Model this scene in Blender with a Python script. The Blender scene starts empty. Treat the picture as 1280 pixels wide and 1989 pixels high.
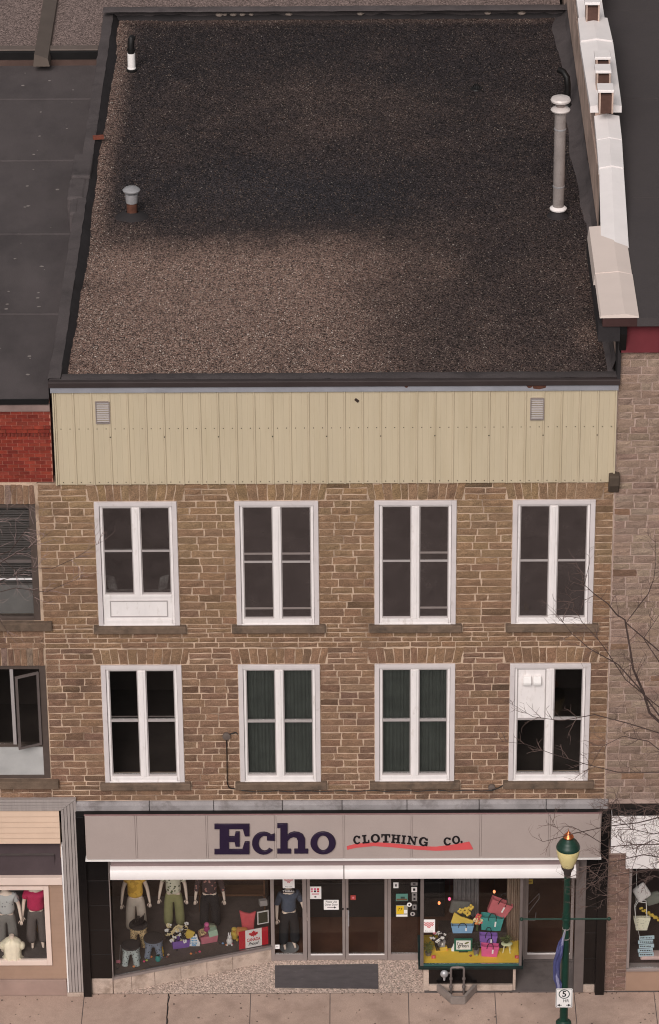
import bpy, bmesh, math, random
import numpy as np
from math import sin, cos, pi, radians as rad
from mathutils import Matrix, Vector, Euler

random.seed(7); rng = np.random.default_rng(7)
sc = bpy.context.scene
COL = sc.collection

# ------------------------------------------------------------------ camera
CF = 7503.22821                      # focal length in pixels of a 1989 px high picture
CP, CYAW, CR = 4.96238488e-01, -7.87178397e-03, -8.41272836e-03
CC = np.array([6.13878195, -69.8107683, 49.8417668])
_F = np.array([sin(CYAW)*cos(CP), cos(CYAW)*cos(CP), -sin(CP)])
_R0 = np.array([cos(CYAW), -sin(CYAW), 0.0]); _U0 = np.cross(_R0, _F)
_R = cos(CR)*_R0 + sin(CR)*_U0; _U = -sin(CR)*_R0 + cos(CR)*_U0
cam_d = bpy.data.cameras.new('camera'); cam = bpy.data.objects.new('camera', cam_d); COL.objects.link(cam)
cam_d.sensor_fit = 'VERTICAL'; cam_d.sensor_height = 24.0; cam_d.lens = CF/1989.0*24.0
cam_d.clip_start = 1.0; cam_d.clip_end = 2000.0
cam.matrix_world = Matrix(((_R[0], _U[0], -_F[0], CC[0]), (_R[1], _U[1], -_F[1], CC[1]), (_R[2], _U[2], -_F[2], CC[2]), (0, 0, 0, 1)))
sc.camera = cam
def _ray(u, v): return ((u-640)/CF)*_R - ((v-994.5)/CF)*_U + _F
def aty(u, v, Y=0.0):
    d = _ray(u, v); p = CC + d*(Y-CC[1])/d[1]; return p[0], p[2]
def atz(u, v, Z=0.0):
    d = _ray(u, v); p = CC + d*(Z-CC[2])/d[2]; return p[0], p[1]
def ax(u, v, Y=0.0): return aty(u, v, Y)[0]
def az(u, v, Y=0.0): return aty(u, v, Y)[1]

# ------------------------------------------------------------------ world, sun, exposure
w = bpy.data.worlds.new('World'); sc.world = w; w.use_nodes = True
nt = w.node_tree; bg = nt.nodes['Background']
sky = nt.nodes.new('ShaderNodeTexSky'); sky.sky_type = 'NISHITA'; sky.sun_disc = False
SUN_EL, SUN_AZ = rad(38), rad(193)          # overcast day, the bright part of the sky behind the camera
sky.sun_elevation = SUN_EL; sky.sun_rotation = SUN_AZ; sky.air_density = 1.0; sky.dust_density = 4.0; sky.ozone_density = 1.0
hs = nt.nodes.new('ShaderNodeHueSaturation'); hs.inputs['Saturation'].default_value = 0.08
nt.links.new(sky.outputs[0], hs.inputs['Color']); nt.links.new(hs.outputs[0], bg.inputs['Color'])
bg.inputs['Strength'].default_value = 0.065
sd = bpy.data.lights.new('sun', 'SUN'); sun = bpy.data.objects.new('sun', sd); COL.objects.link(sun)
sd.energy = 2.0; sd.angle = rad(32); sd.color = (1.0, 0.915, 0.875)
_s = Vector((sin(SUN_AZ)*cos(SUN_EL), cos(SUN_AZ)*cos(SUN_EL), sin(SUN_EL)))
sun.rotation_euler = _s.to_track_quat('Z', 'Y').to_euler()
sc.view_settings.view_transform = 'Standard'; sc.view_settings.look = 'None'
sc.view_settings.exposure = 0.10; sc.view_settings.gamma = 1.0; sc.view_settings.use_curve_mapping = False
sc.render.engine = 'CYCLES'
sc.cycles.use_denoising = True; sc.cycles.filter_width = 1.1; sc.cycles.sample_clamp_indirect = 3.0; sc.cycles.max_bounces = 6; sc.cycles.transparent_max_bounces = 16
sc.cycles.diffuse_bounces = 3; sc.cycles.glossy_bounces = 3

# ------------------------------------------------------------------ materials
def lin(c):
    c = c/255.0
    return c/12.92 if c <= 0.04045 else ((c+0.055)/1.055)**2.4
def L(rgb): return tuple(lin(c) for c in rgb)
MATS = {}
def mat(name, rgb, rough=.8, var=.12, vs=3.0, bump=0.0, bs=60.0, metal=0.0, tint=False, spec=.3, fine=0.0, fs=90.0, blot=None, coat=0.0, emit=0.0, stretch=None):
    """one procedural material; rgb is 0-255 sRGB; blot = (rgb, scale, threshold, softness, amount): stains of a second colour"""
    if name in MATS: return MATS[name]
    m = bpy.data.materials.new(name); m.use_nodes = True; n = m.node_tree.nodes; l = m.node_tree.links
    b = n['Principled BSDF']; b.inputs['Roughness'].default_value = rough; b.inputs['Metallic'].default_value = metal
    b.inputs['Specular IOR Level'].default_value = spec; b.inputs['Coat Weight'].default_value = coat
    g = n.new('ShaderNodeNewGeometry'); pos = g.outputs['Position']
    if stretch:
        mp = n.new('ShaderNodeMapping'); mp.inputs['Scale'].default_value = stretch; l.new(pos, mp.inputs['Vector']); pos = mp.outputs[0]
    if tint:
        a = n.new('ShaderNodeAttribute'); a.attribute_name = 'tint'; col = a.outputs['Color']
    else:
        r = n.new('ShaderNodeRGB'); r.outputs[0].default_value = (*L(rgb), 1); col = r.outputs[0]
    def noise(scale, detail=4.0, rou=.6):
        t = n.new('ShaderNodeTexNoise'); t.inputs['Scale'].default_value = scale; t.inputs['Detail'].default_value = detail
        t.inputs['Roughness'].default_value = rou; l.new(pos, t.inputs['Vector']); return t.outputs['Fac']
    def rng_(f, a0, a1, b0, b1):
        t = n.new('ShaderNodeMapRange'); t.inputs[1].default_value = a0; t.inputs[2].default_value = a1
        t.inputs[3].default_value = b0; t.inputs[4].default_value = b1; l.new(f, t.inputs[0]); return t.outputs[0]
    def scale_(c, f):
        t = n.new('ShaderNodeVectorMath'); t.operation = 'SCALE'; l.new(c, t.inputs[0]); l.new(f, t.inputs['Scale']); return t.outputs[0]
    if blot:
        brgb, bsc, th, soft, amt = blot
        fac = rng_(noise(bsc, 6, .65), th-soft, th+soft, 0, amt)
        mx = n.new('ShaderNodeMix'); mx.data_type = 'RGBA'; l.new(fac, mx.inputs[0]); l.new(col, mx.inputs[6]); mx.inputs[7].default_value = (*L(brgb), 1); col = mx.outputs[2]
    if var: col = scale_(col, rng_(noise(vs), .3, .7, 1-var, 1+var))
    if fine: col = scale_(col, rng_(noise(fs, 2, .5), .3, .7, 1-fine, 1+fine))
    l.new(col, b.inputs['Base Color'])
    if bump:
        bn = n.new('ShaderNodeBump'); bn.inputs['Strength'].default_value = bump; bn.inputs['Distance'].default_value = .02
        l.new(noise(bs, 5, .65), bn.inputs['Height']); l.new(bn.outputs[0], b.inputs['Normal'])
    if emit:
        l.new(col, b.inputs['Emission Color']); b.inputs['Emission Strength'].default_value = emit
    MATS[name] = m; return m
def glass(name, tintc=(.98, .985, .98), ior=1.34):
    if name in MATS: return MATS[name]
    m = bpy.data.materials.new(name); m.use_nodes = True; n = m.node_tree.nodes; l = m.node_tree.links
    n.remove(n['Principled BSDF'])
    tr = n.new('ShaderNodeBsdfTransparent'); tr.inputs[0].default_value = (*tintc, 1)
    gl = n.new('ShaderNodeBsdfGlossy'); gl.inputs['Roughness'].default_value = .03
    fr = n.new('ShaderNodeFresnel'); fr.inputs[0].default_value = ior
    mx = n.new('ShaderNodeMixShader'); l.new(fr.outputs[0], mx.inputs[0]); l.new(tr.outputs[0], mx.inputs[1]); l.new(gl.outputs[0], mx.inputs[2])
    l.new(mx.outputs[0], n['Material Output'].inputs['Surface']); MATS[name] = m; return m
def screen_mat(name, rgb, a):
    m = bpy.data.materials.new(name); m.use_nodes = True; n = m.node_tree.nodes; l = m.node_tree.links
    n.remove(n['Principled BSDF'])
    tr = n.new('ShaderNodeBsdfTransparent'); df = n.new('ShaderNodeBsdfDiffuse'); df.inputs[0].default_value = (*L(rgb), 1)
    g = n.new('ShaderNodeNewGeometry'); t = n.new('ShaderNodeTexNoise'); t.inputs['Scale'].default_value = 2.2; t.inputs['Detail'].default_value = 8; t.inputs['Roughness'].default_value = .7; l.new(g.outputs['Position'], t.inputs['Vector'])
    mr = n.new('ShaderNodeMapRange'); mr.inputs[1].default_value = .3; mr.inputs[2].default_value = .7; mr.inputs[3].default_value = a-.26; mr.inputs[4].default_value = a+.2
    l.new(t.outputs['Fac'], mr.inputs[0])
    mx = n.new('ShaderNodeMixShader'); l.new(mr.outputs[0], mx.inputs[0]); l.new(tr.outputs[0], mx.inputs[1]); l.new(df.outputs[0], mx.inputs[2])
    l.new(mx.outputs[0], n['Material Output'].inputs['Surface']); return m
def spot_mat(name, c0, c1, scale=14, th=.42, vor=True, ring=None):
    """printed cloth: blotches of c1 on c0"""
    if name in MATS: return MATS[name]
    m = bpy.data.materials.new(name); m.use_nodes = True; n = m.node_tree.nodes; l = m.node_tree.links
    b = n['Principled BSDF']; b.inputs['Roughness'].default_value = .85
    g = n.new('ShaderNodeNewGeometry')
    t = n.new('ShaderNodeTexVoronoi' if vor else 'ShaderNodeTexNoise'); t.inputs['Scale'].default_value = scale; l.new(g.outputs['Position'], t.inputs['Vector'])
    f = t.outputs['Distance'] if vor else t.outputs['Fac']
    rp = n.new('ShaderNodeValToRGB'); rp.color_ramp.interpolation = 'LINEAR'
    e = rp.color_ramp.elements; e[0].position = th-.03; e[0].color = (*L(c1), 1); e[1].position = th+.03; e[1].color = (*L(c0), 1)
    if ring:
        k = rp.color_ramp.elements.new(max(.01, th-.2)); k.color = (*L(ring), 1)
    l.new(f, rp.inputs[0]); l.new(rp.outputs[0], b.inputs['Base Color']); MATS[name] = m; return m

# ------------------------------------------------------------------ mesh builder
class MB:
    def __init__(s, tint=(1, 1, 1)): s.v = []; s.f = []; s.t = []; s.tint = tint
    def face(s, idx): s.f.append(tuple(idx)); s.t.append(s.tint)
    def quad(s, *p):
        k = len(s.v); s.v += [tuple(q) for q in p]; s.face(range(k, k+len(p)))
    def box(s, x0, x1, y0, y1, z0, z1):
        k = len(s.v); s.v += [(x0, y0, z0), (x1, y0, z0), (x1, y1, z0), (x0, y1, z0), (x0, y0, z1), (x1, y0, z1), (x1, y1, z1), (x0, y1, z1)]
        for q in ((0, 3, 2, 1), (4, 5, 6, 7), (0, 1, 5, 4), (1, 2, 6, 5), (2, 3, 7, 6), (3, 0, 4, 7)): s.face([k+i for i in q])
        return s
    def obox(s, c, ex, ey, ez):           # oriented box: centre and three half-edge vectors
        c, ex, ey, ez = (np.array(a, float) for a in (c, ex, ey, ez)); k = len(s.v)
        for a, b, d in ((-1, -1, -1), (1, -1, -1), (1, 1, -1), (-1, 1, -1), (-1, -1, 1), (1, -1, 1), (1, 1, 1), (-1, 1, 1)): s.v.append(tuple(c+a*ex+b*ey+d*ez))
        for q in ((0, 3, 2, 1), (4, 5, 6, 7), (0, 1, 5, 4), (1, 2, 6, 5), (2, 3, 7, 6), (3, 0, 4, 7)): s.face([k+i for i in q])
        return s
    def prism(s, poly, fn0, fn1):         # poly of 2-D points; fn0 / fn1 map a point to the two caps
        k = len(s.v); n = len(poly); s.v += [tuple(fn0(p)) for p in poly]; s.v += [tuple(fn1(p)) for p in poly]
        s.face(range(k, k+n)); s.face(range(k+2*n-1, k+n-1, -1))
        for i in range(n): j = (i+1) % n; s.face((k+i, k+n+i, k+n+j, k+j))
        return s
    def xz(s, poly, y0, y1): return s.prism(poly, lambda p: (p[0], y0, p[1]), lambda p: (p[0], y1, p[1]))
    def yz(s, poly, x0, x1): return s.prism(poly, lambda p: (x0, p[0], p[1]), lambda p: (x1, p[0], p[1]))
    def xy(s, poly, z0, z1): return s.prism(poly, lambda p: (p[0], p[1], z0), lambda p: (p[0], p[1], z1))
    def rings(s, rings, cap=True):
        k = len(s.v); n = len(rings[0])
        for r in rings: s.v += [tuple(p) for p in r]
        for a in range(len(rings)-1):
            for i in range(n): j = (i+1) % n; s.face((k+a*n+i, k+a*n+j, k+(a+1)*n+j, k+(a+1)*n+i))
        if cap: s.face([k+i for i in range(n)][::-1]); s.face([k+(len(rings)-1)*n+i for i in range(n)])
        return s
    def tube(s, pts, r, n=8, cap=True):
        pts = [np.array(p, float) for p in pts]; R = r if hasattr(r, '__len__') else [r]*len(pts); out = []; ref = None
        for i, p in enumerate(pts):
            d = pts[min(i+1, len(pts)-1)]-pts[max(i-1, 0)]; d = d/(np.linalg.norm(d)+1e-9)
            if ref is None: ref = np.array([0, 0, 1.0]) if abs(d[2]) < .9 else np.array([1.0, 0, 0])
            a = np.cross(d, ref); a /= np.linalg.norm(a)+1e-9; b = np.cross(d, a); ref = np.cross(a, d)
            out.append([p+R[i]*(cos(2*pi*j/n)*a+sin(2*pi*j/n)*b) for j in range(n)])
        return s.rings(out, cap)
    def lathe(s, prof, c, n=16, sx=1, sy=1):
        return s.rings([[(c[0]+r*sx*cos(2*pi*j/n), c[1]+r*sy*sin(2*pi*j/n), c[2]+z) for j in range(n)] for r, z in prof])
    def ell(s, c, r, n=10, m=6):
        prof = [(max(1e-4, sin(pi*i/m)), -cos(pi*i/m)) for i in range(m+1)]
        return s.rings([[(c[0]+r[0]*a*cos(2*pi*j/n), c[1]+r[1]*a*sin(2*pi*j/n), c[2]+r[2]*z) for j in range(n)] for a, z in prof])
    def mesh(s, name):
        me = bpy.data.meshes.new(name); me.from_pydata(s.v, [], s.f)
        at = me.attributes.new('tint', 'FLOAT_COLOR', 'FACE')
        at.data.foreach_set('color', np.array([(*t, 1.0) for t in s.t], np.float32).ravel())
        bm = bmesh.new(); bm.from_mesh(me); bmesh.ops.recalc_face_normals(bm, faces=bm.faces); bm.to_mesh(me); bm.free()
        return me
    def build(s, name, m, parent=None, smooth=False, bevel=0, **kw): return link(name, s.mesh(name), m, parent, smooth, bevel, **kw)

def link(name, me, m, parent=None, smooth=False, bevel=0, loc=None, rot=None, scale=None, kind=None, label=None, cat=None, group=None):
    o = bpy.data.objects.new(name, me); COL.objects.link(o)
    if m is not None:
        me.materials.clear(); me.materials.append(m)
    if smooth:
        me.polygons.foreach_set('use_smooth', [True]*len(me.polygons)); me.set_sharp_from_angle(angle=rad(42))
    if loc is not None: o.location = loc
    if rot is not None: o.rotation_euler = rot
    if scale is not None: o.scale = scale
    if parent is not None:
        o.parent = parent
        if parent.type == 'EMPTY': o.matrix_parent_inverse = Matrix.Translation(-parent.location)
    if bevel:
        b = o.modifiers.new('bevel', 'BEVEL'); b.width = bevel; b.segments = 2; b.limit_method = 'ANGLE'
    for k, val in (('kind', kind), ('label', label), ('category', cat), ('group', group)):
        if val: o[k] = val
    return o
def thing(name, label, cat, loc=(0, 0, 0), group=None):
    o = bpy.data.objects.new(name, None); COL.objects.link(o); o.location = loc; o.empty_display_size = .2
    o['label'] = label; o['category'] = cat
    if group: o['group'] = group
    return o
def curve_mesh(outlines, depth, bevel=0.0):
    """closed 2-D outlines (holes alternate) -> a filled, extruded mesh in its XY plane"""
    c = bpy.data.curves.new('outline', 'CURVE'); c.dimensions = '2D'; c.fill_mode = 'BOTH'; c.extrude = depth; c.bevel_depth = bevel; c.bevel_resolution = 1
    for o in outlines:
        sp = c.splines.new('POLY'); sp.points.add(len(o)-1); sp.use_cyclic_u = True
        for p, q in zip(sp.points, o): p.co = (q[0], q[1], 0, 1)
    t = bpy.data.objects.new('tmp', c); COL.objects.link(t)
    me = bpy.data.meshes.new_from_object(t.evaluated_get(bpy.context.evaluated_depsgraph_get()))
    bpy.data.objects.remove(t); bpy.data.curves.remove(c); return me
def text_mesh(body, depth=.002, offset=0.0, shear=0.0, space=1.0, line=1.0):
    c = bpy.data.curves.new('lettering', 'FONT'); c.body = body; c.extrude = depth; c.offset = offset; c.shear = shear
    c.space_character = space; c.space_line = line; c.align_x = 'CENTER'; c.align_y = 'CENTER'; c.resolution_u = 4
    t = bpy.data.objects.new('tmp', c); COL.objects.link(t)
    me = bpy.data.meshes.new_from_object(t.evaluated_get(bpy.context.evaluated_depsgraph_get()))
    bpy.data.objects.remove(t); bpy.data.curves.remove(c); return me
def text(name, body, m, parent, cx, y, cz, wd, ht, depth=.002, offset=0.0, shear=0.0, rot=0.0, rz=0.0, line=1.0):
    """flat lettering that faces the street, fitted to a width and a height"""
    me = text_mesh(body, depth, offset, shear, 1.0, line)
    co = np.array([v.co[:] for v in me.vertices]); lo, hi = co.min(0), co.max(0); ctr = (lo+hi)/2
    me.transform(Matrix.Translation((-ctr[0], -ctr[1], 0)))
    sx = wd/(hi[0]-lo[0]); sy = ht/(hi[1]-lo[1])
    me.transform(Matrix.Diagonal((sx, sy, 1, 1)))
    return link(name, me, m, parent, loc=(cx, y, cz), rot=Euler((pi/2, rot, rz), 'XYZ'))
def upright(outlines, depth, cx, y, cz, name, m, parent, bevel=0.0, rz=0.0):
    return link(name, curve_mesh(outlines, depth, bevel), m, parent, loc=(cx, y, cz), rot=(pi/2, 0, rz))
def skin_mesh(verts, edges, radii, sub=2):
    me = bpy.data.meshes.new('skin'); me.from_pydata(verts, edges, [])
    t = bpy.data.objects.new('tmp', me); COL.objects.link(t)
    t.modifiers.new('s', 'SKIN')
    for sv, r in zip(me.skin_vertices[0].data, radii): sv.radius = r if hasattr(r, '__len__') else (r, r)
    me.skin_vertices[0].data[0].use_root = True
    ss = t.modifiers.new('u', 'SUBSURF'); ss.levels = sub; ss.render_levels = sub
    out = bpy.data.meshes.new_from_object(t.evaluated_get(bpy.context.evaluated_depsgraph_get()))
    bpy.data.objects.remove(t); bpy.data.meshes.remove(me); return out
def jit(c, a=.12):
    k = 1+random.uniform(-a, a); return tuple(max(0, x*k*(1+random.uniform(-.03, .03))) for x in c)

# ------------------------------------------------------------------ shared materials
M = {}
M['mortar'] = mat('mortar', (196, 170, 148), .95, .16, 1.6, .4, 50, blot=((108, 88, 74), 1.3, .57, .07, .75))
M['mortar_pale'] = mat('mortar_pale', (178, 154, 143), .95, .18, 2, .4, 50)
M['mortar_red'] = mat('mortar_red', (176, 116, 100), .95, .2, 3)
M['stone'] = mat('stone', None, .95, .16, 5, .9, 26, tint=True, fine=.32, fs=55, blot=((80, 64, 54), 1.1, .62, .08, .5))
M['brick'] = mat('brick', None, .9, .2, 9, .5, 60, tint=True, fine=.1)
M['white'] = mat('white_paint', (226, 220, 219), .5, .05, 2.5, .06, 40, blot=((186, 172, 165), 4, .68, .06, .5))
M['white_vinyl'] = mat('white_vinyl', (234, 227, 225), .42, .05, 3, blot=((194, 182, 174), 4.5, .64, .06, .5), stretch=(1.6, 1, .6))
M['casing'] = mat('casing_paint', (208, 199, 198), .5, .06, 2.5, .06, 40, blot=((172, 158, 150), 4, .66, .06, .5))
M['sash'] = mat('grey_sash', (168, 160, 158), .45, .06, 4)
M['sill'] = mat('sill_stone', (112, 94, 80), .95, .25, 4, .6, 35, fine=.15, blot=((70, 62, 55), 3, .58, .08, .6))
M['glass'] = glass('window_glass')
M['shopglass'] = glass('shop_glass', (.985, .99, .985))
M['screen'] = screen_mat('insect_screen', (78, 69, 67), .74)
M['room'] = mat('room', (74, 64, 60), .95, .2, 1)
M['curtain_green'] = mat('curtain_green', (68, 71, 67), .95, .15, 3)
M['blackglass'] = mat('black_tile', (20, 17, 17), .22, .3, 2, .03, 8, spec=.5)
M['black'] = mat('black_metal', (24, 22, 22), .5, .2, 4)
M['membrane'] = mat('membrane', (82, 75, 75), .85, .2, 1.3, .25, 20, fine=.12, fs=50, blot=((60, 54, 55), 1.7, .6, .06, .5))
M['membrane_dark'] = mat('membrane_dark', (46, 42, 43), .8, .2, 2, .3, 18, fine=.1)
M['leftroof'] = mat('roof_sheet', (84, 77, 77), .9, .15, .5, .2, 30, fine=.10, fs=60, blot=((62, 57, 58), .55, .58, .12, .6), stretch=(1.5, .8, 1))
M['rightroof'] = mat('roof_sheet_dark', (76, 70, 70), .9, .14, .5, .2, 30, fine=.10, fs=60, blot=((56, 52, 53), .5, .57, .12, .6))
M['clad'] = mat('cladding', (194, 179, 153), .5, .045, 1.2, .02, 12, spec=.35, blot=((170, 154, 124), .9, .62, .12, .35), stretch=(3, 3, .35))
M['fascia'] = mat('fascia_brown', (58, 49, 48), .5, .12, 2)
M['flash'] = mat('flashing', (158, 158, 165), .45, .12, 2.5, .04, 20, metal=.2, blot=((92, 50, 34), 1.3, .70, .03, .9))
M['alu'] = mat('aluminium', (150, 138, 134), .42, .07, 4, metal=.25)
M['alu_dark'] = mat('aluminium_dull', (112, 102, 99), .5, .1, 4, metal=.2)
M['concrete'] = mat('concrete', (182, 163, 150), .95, .18, 2.2, .4, 45, fine=.16, blot=((112, 95, 82), 2.6, .58, .1, .65))
M['concrete_dark'] = mat('concrete_dark', (98, 90, 88), .95, .16, 1.8, .3, 40, fine=.1, blot=((70, 64, 62), 2, .58, .08, .5))
M['walk'] = mat('sidewalk_concrete', (182, 157, 143), .95, .10, 1.4, .35, 60, fine=.14, fs=60, blot=((150, 127, 115), 1.3, .56, .10, .6))
M['band'] = mat('band_concrete', (150, 144, 144), .9, .2, 1.8, .35, 30, fine=.12, blot=((100, 92, 90), 2.5, .58, .08, .6))
M['asphalt'] = mat('asphalt', (66, 62, 61), .95, .15, 1, .4, 80)
M['signgrey'] = mat('sign_board', (168, 153, 147), .65, .04, 1.2, .02, 30, fine=.03)
M['purple'] = mat('purple_plastic', (42, 30, 52), .4, .08, 4)
M['ink'] = mat('black_ink', (30, 26, 28), .5, .05, 4)
M['swoosh'] = mat('red_paint', (206, 84, 86), .55, .05, 4)
M['maroon'] = mat('maroon_paint', (108, 44, 50), .7, .12, 2.5, .2, 20)
M['coping'] = mat('white_coping', (240, 233, 231), .4, .05, 1.4, .02, 10, fine=.01)
M['coping_beige'] = mat('beige_coping', (226, 210, 201), .5, .03, 1.4)
M['render'] = mat('wall_render', (196, 170, 156), .95, .2, 1.4, .3, 20, fine=.12, blot=((84, 74, 70), 1.1, .58, .1, .5))
M['paper'] = mat('paper', (236, 231, 228), .7, .02, 3)
M['red'] = mat('red_print', (190, 36, 48), .6, .04, 4)
M['galv'] = mat('galvanised', (178, 176, 178), .4, .14, 6, metal=.45)
M['rust'] = mat('rusty_steel', (88, 55, 43), .85, .3, 9, .3, 40)
M['screen_thin'] = screen_mat('insect_screen_thin', (78, 69, 67), .5)
M['cappaint'] = mat('cap_paint', (214, 204, 200), .45, .06, 5, metal=.1)
M['fluepaint'] = mat('flue_steel', (170, 160, 156), .38, .10, 3, metal=.35, blot=((120, 108, 102), 2.2, .63, .06, .5))

# ------------------------------------------------------------------ masonry helpers
def stone_mb(mb, x0, x1, z0, z1, y, rough=.010, ink=None, nx=4, nz=3, depth=.06):
    """one rough-faced stone: jittered outline, uneven face"""
    if ink is not None: mb.tint = ink
    k = len(mb.v); j = min(.012, .1*(z1-z0))
    ins = .008
    for b in range(nz):
        for a in range(nx):
            edge = a in (0, nx-1) or b in (0, nz-1)
            px = x0+(x1-x0)*a/(nx-1)+random.uniform(-j, j)*(1 if 0 < a < nx-1 else .8)
            pz = z0+(z1-z0)*b/(nz-1)+random.uniform(-j, j)*.75
            py = y-(random.uniform(-.002, .004) if edge else random.uniform(.3, 1.3)*rough)
            mb.v.append((px, py, pz))
    for b in range(nz-1):
        for a in range(nx-1): mb.face((k+b*nx+a, k+b*nx+a+1, k+(b+1)*nx+a+1, k+(b+1)*nx+a))
    per = [a for a in range(nx)]+[b*nx+nx-1 for b in range(1, nz)]+[(nz-1)*nx+a for a in range(nx-2, -1, -1)]+[b*nx for b in range(nz-2, 0, -1)]
    q = len(mb.v)
    for i in per: p = mb.v[k+i]; mb.v.append((p[0], y+depth, p[2]))
    n = len(per)
    for i in range(n): jn = (i+1) % n; mb.face((k+per[i], q+i, q+jn, k+per[jn]))
def split_len(a, b, lo, hi):
    out = [a]
    while True:
        s = random.uniform(lo, hi)
        if out[-1]+s > b-lo*.8: break
        out.append(out[-1]+s)
    out.append(b); return list(zip(out[:-1], out[1:]))
def courses(z0, z1, h, jit_=.25):
    n = max(1, round((z1-z0)/h)); r = [1+random.uniform(-jit_, jit_) for _ in range(n)]; s = sum(r); z = [z0]
    for k in r: z.append(z[-1]+k/s*(z1-z0))
    return list(zip(z[:-1], z[1:]))
def wall_sheet(mb, x0, x1, z0, z1, holes, y0, y1):
    """a wall with real openings: front face, reveals of the openings and a back face"""
    xs = sorted({x0, x1, *[h[0] for h in holes], *[h[1] for h in holes]}); zs = sorted({z0, z1, *[h[2] for h in holes], *[h[3] for h in holes]})
    for xa, xb in zip(xs[:-1], xs[1:]):
        for za, zb in zip(zs[:-1], zs[1:]):
            cx, cz = (xa+xb)/2, (za+zb)/2
            if any(h[0] < cx < h[1] and h[2] < cz < h[3] for h in holes) or not (x0 <= cx <= x1 and z0 <= cz <= z1): continue
            mb.quad((xa, y0, za), (xb, y0, za), (xb, y0, zb), (xa, y0, zb)); mb.quad((xa, y1, za), (xa, y1, zb), (xb, y1, zb), (xb, y1, za))
    for a, b, c, d in holes:
        mb.quad((a, y0, c), (a, y1, c), (b, y1, c), (b, y0, c)); mb.quad((a, y0, d), (b, y0, d), (b, y1, d), (a, y1, d))
        mb.quad((a, y0, c), (a, y0, d), (a, y1, d), (a, y1, c)); mb.quad((b, y0, c), (b, y1, c), (b, y1, d), (b, y0, d))
    for (p, q_) in (((x0, z0), (x0, z1)), ((x1, z0), (x1, z1)), ((x0, z0), (x1, z0)), ((x0, z1), (x1, z1))):
        mb.quad((p[0], y0, p[1]), (q_[0], y0, q_[1]), (q_[0], y1, q_[1]), (p[0], y1, p[1]))
BROWN = [L((136, 107, 84)), L((131, 103, 82)), L((139, 110, 86)), L((128, 100, 80)), L((135, 106, 84))]
UPPER = [L((141, 114, 89)), L((144, 117, 91)), L((137, 110, 86)), L((145, 117, 89)), L((135, 108, 85))]
LOWER = [L((132, 103, 83)), L((127, 99, 81)), L((136, 107, 87)), L((121, 94, 78)), L((138, 109, 88))]
PINK = [L((147, 125, 110)), L((142, 120, 106)), L((153, 131, 116)), L((136, 114, 101)), L((148, 126, 111))]
REDB = [L((132, 52, 39)), L((124, 46, 36)), L((138, 57, 43)), L((116, 44, 35)), L((130, 56, 44))]
# ------------------------------------------------------------------ the ground
g = MB(); g.quad((-400, -400, -.32), (400, -400, -.32), (400, 400, -.32), (-400, 400, -.32)); g.build('ground', M['asphalt'], kind='structure')
g = MB(); g.box(-60, 60, -14.0, -3.9, -.30, -.14); g.build('road', M['asphalt'], kind='structure')
g = MB(); g.box(-60, 60, -3.9, -3.72, -.30, 0.0); g.build('kerb', M['concrete'], kind='structure', bevel=.02)
walk = MB().box(-60, 60, -3.72, .9, -.30, -.012).build('sidewalk', M['concrete_dark'], kind='structure')
jx = [ax(160, 1937)-3.62, ax(160, 1937)-1.82]+[atz(u, 1960, 0)[0] for u in (161, 325, 486, 641, 794, 963, 1118, 1274)]
jx += [jx[-1]+1.78, jx[-1]+3.56]
for r_, (ya, yb) in enumerate(((-1.82, -.02), (-3.70, -1.835))):
    for a, b in zip(jx[:-1], jx[1:]):
        dz = random.uniform(-.004, .0)
        MB().xy([(a+.008, ya+.006), (b-.008, ya+.006), (b-.008, yb), (a+.008, yb)], -.12, dz).build('slab', M['walk'], walk, bevel=.006)

# ------------------------------------------------------------------ the stone building
SB = thing('stone_building', 'three storey brown stone building with beige metal cladding and a flat gravel roof', 'building', (5.7, 0, 0))
WX = [(.755, 2.450), (3.640, 5.358), (6.510, 8.200), (9.355, 11.050)]
ZU, ZL = (9.388, 12.31), (5.52, 8.415)
WALLL, WALLR = -.40, 11.42
ZB, ZC = 5.03, 12.73
holes = [(a, b, *z) for a, b in WX for z in (ZU, ZL)]
mb = MB(); wall_sheet(mb, WALLL, WALLR, ZB, ZC, holes, .006, .38); mb.build('wall', M['mortar'], SB)
mb = MB(); mb.box(0.0, WALLR, .02, .38, ZC+.001, 14.9); mb.build('upper_wall', M['concrete_dark'], SB)
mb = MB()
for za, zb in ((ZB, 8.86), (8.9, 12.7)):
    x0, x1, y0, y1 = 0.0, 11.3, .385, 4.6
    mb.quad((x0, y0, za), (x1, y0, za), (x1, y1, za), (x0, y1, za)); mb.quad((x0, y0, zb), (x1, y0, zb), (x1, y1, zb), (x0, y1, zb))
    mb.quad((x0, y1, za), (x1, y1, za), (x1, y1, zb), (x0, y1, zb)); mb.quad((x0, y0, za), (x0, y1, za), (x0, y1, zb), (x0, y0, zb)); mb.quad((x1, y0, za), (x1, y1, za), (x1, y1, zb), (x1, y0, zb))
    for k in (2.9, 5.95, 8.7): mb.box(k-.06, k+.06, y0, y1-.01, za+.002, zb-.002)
mb.build('interior', M['room'], SB)

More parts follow.
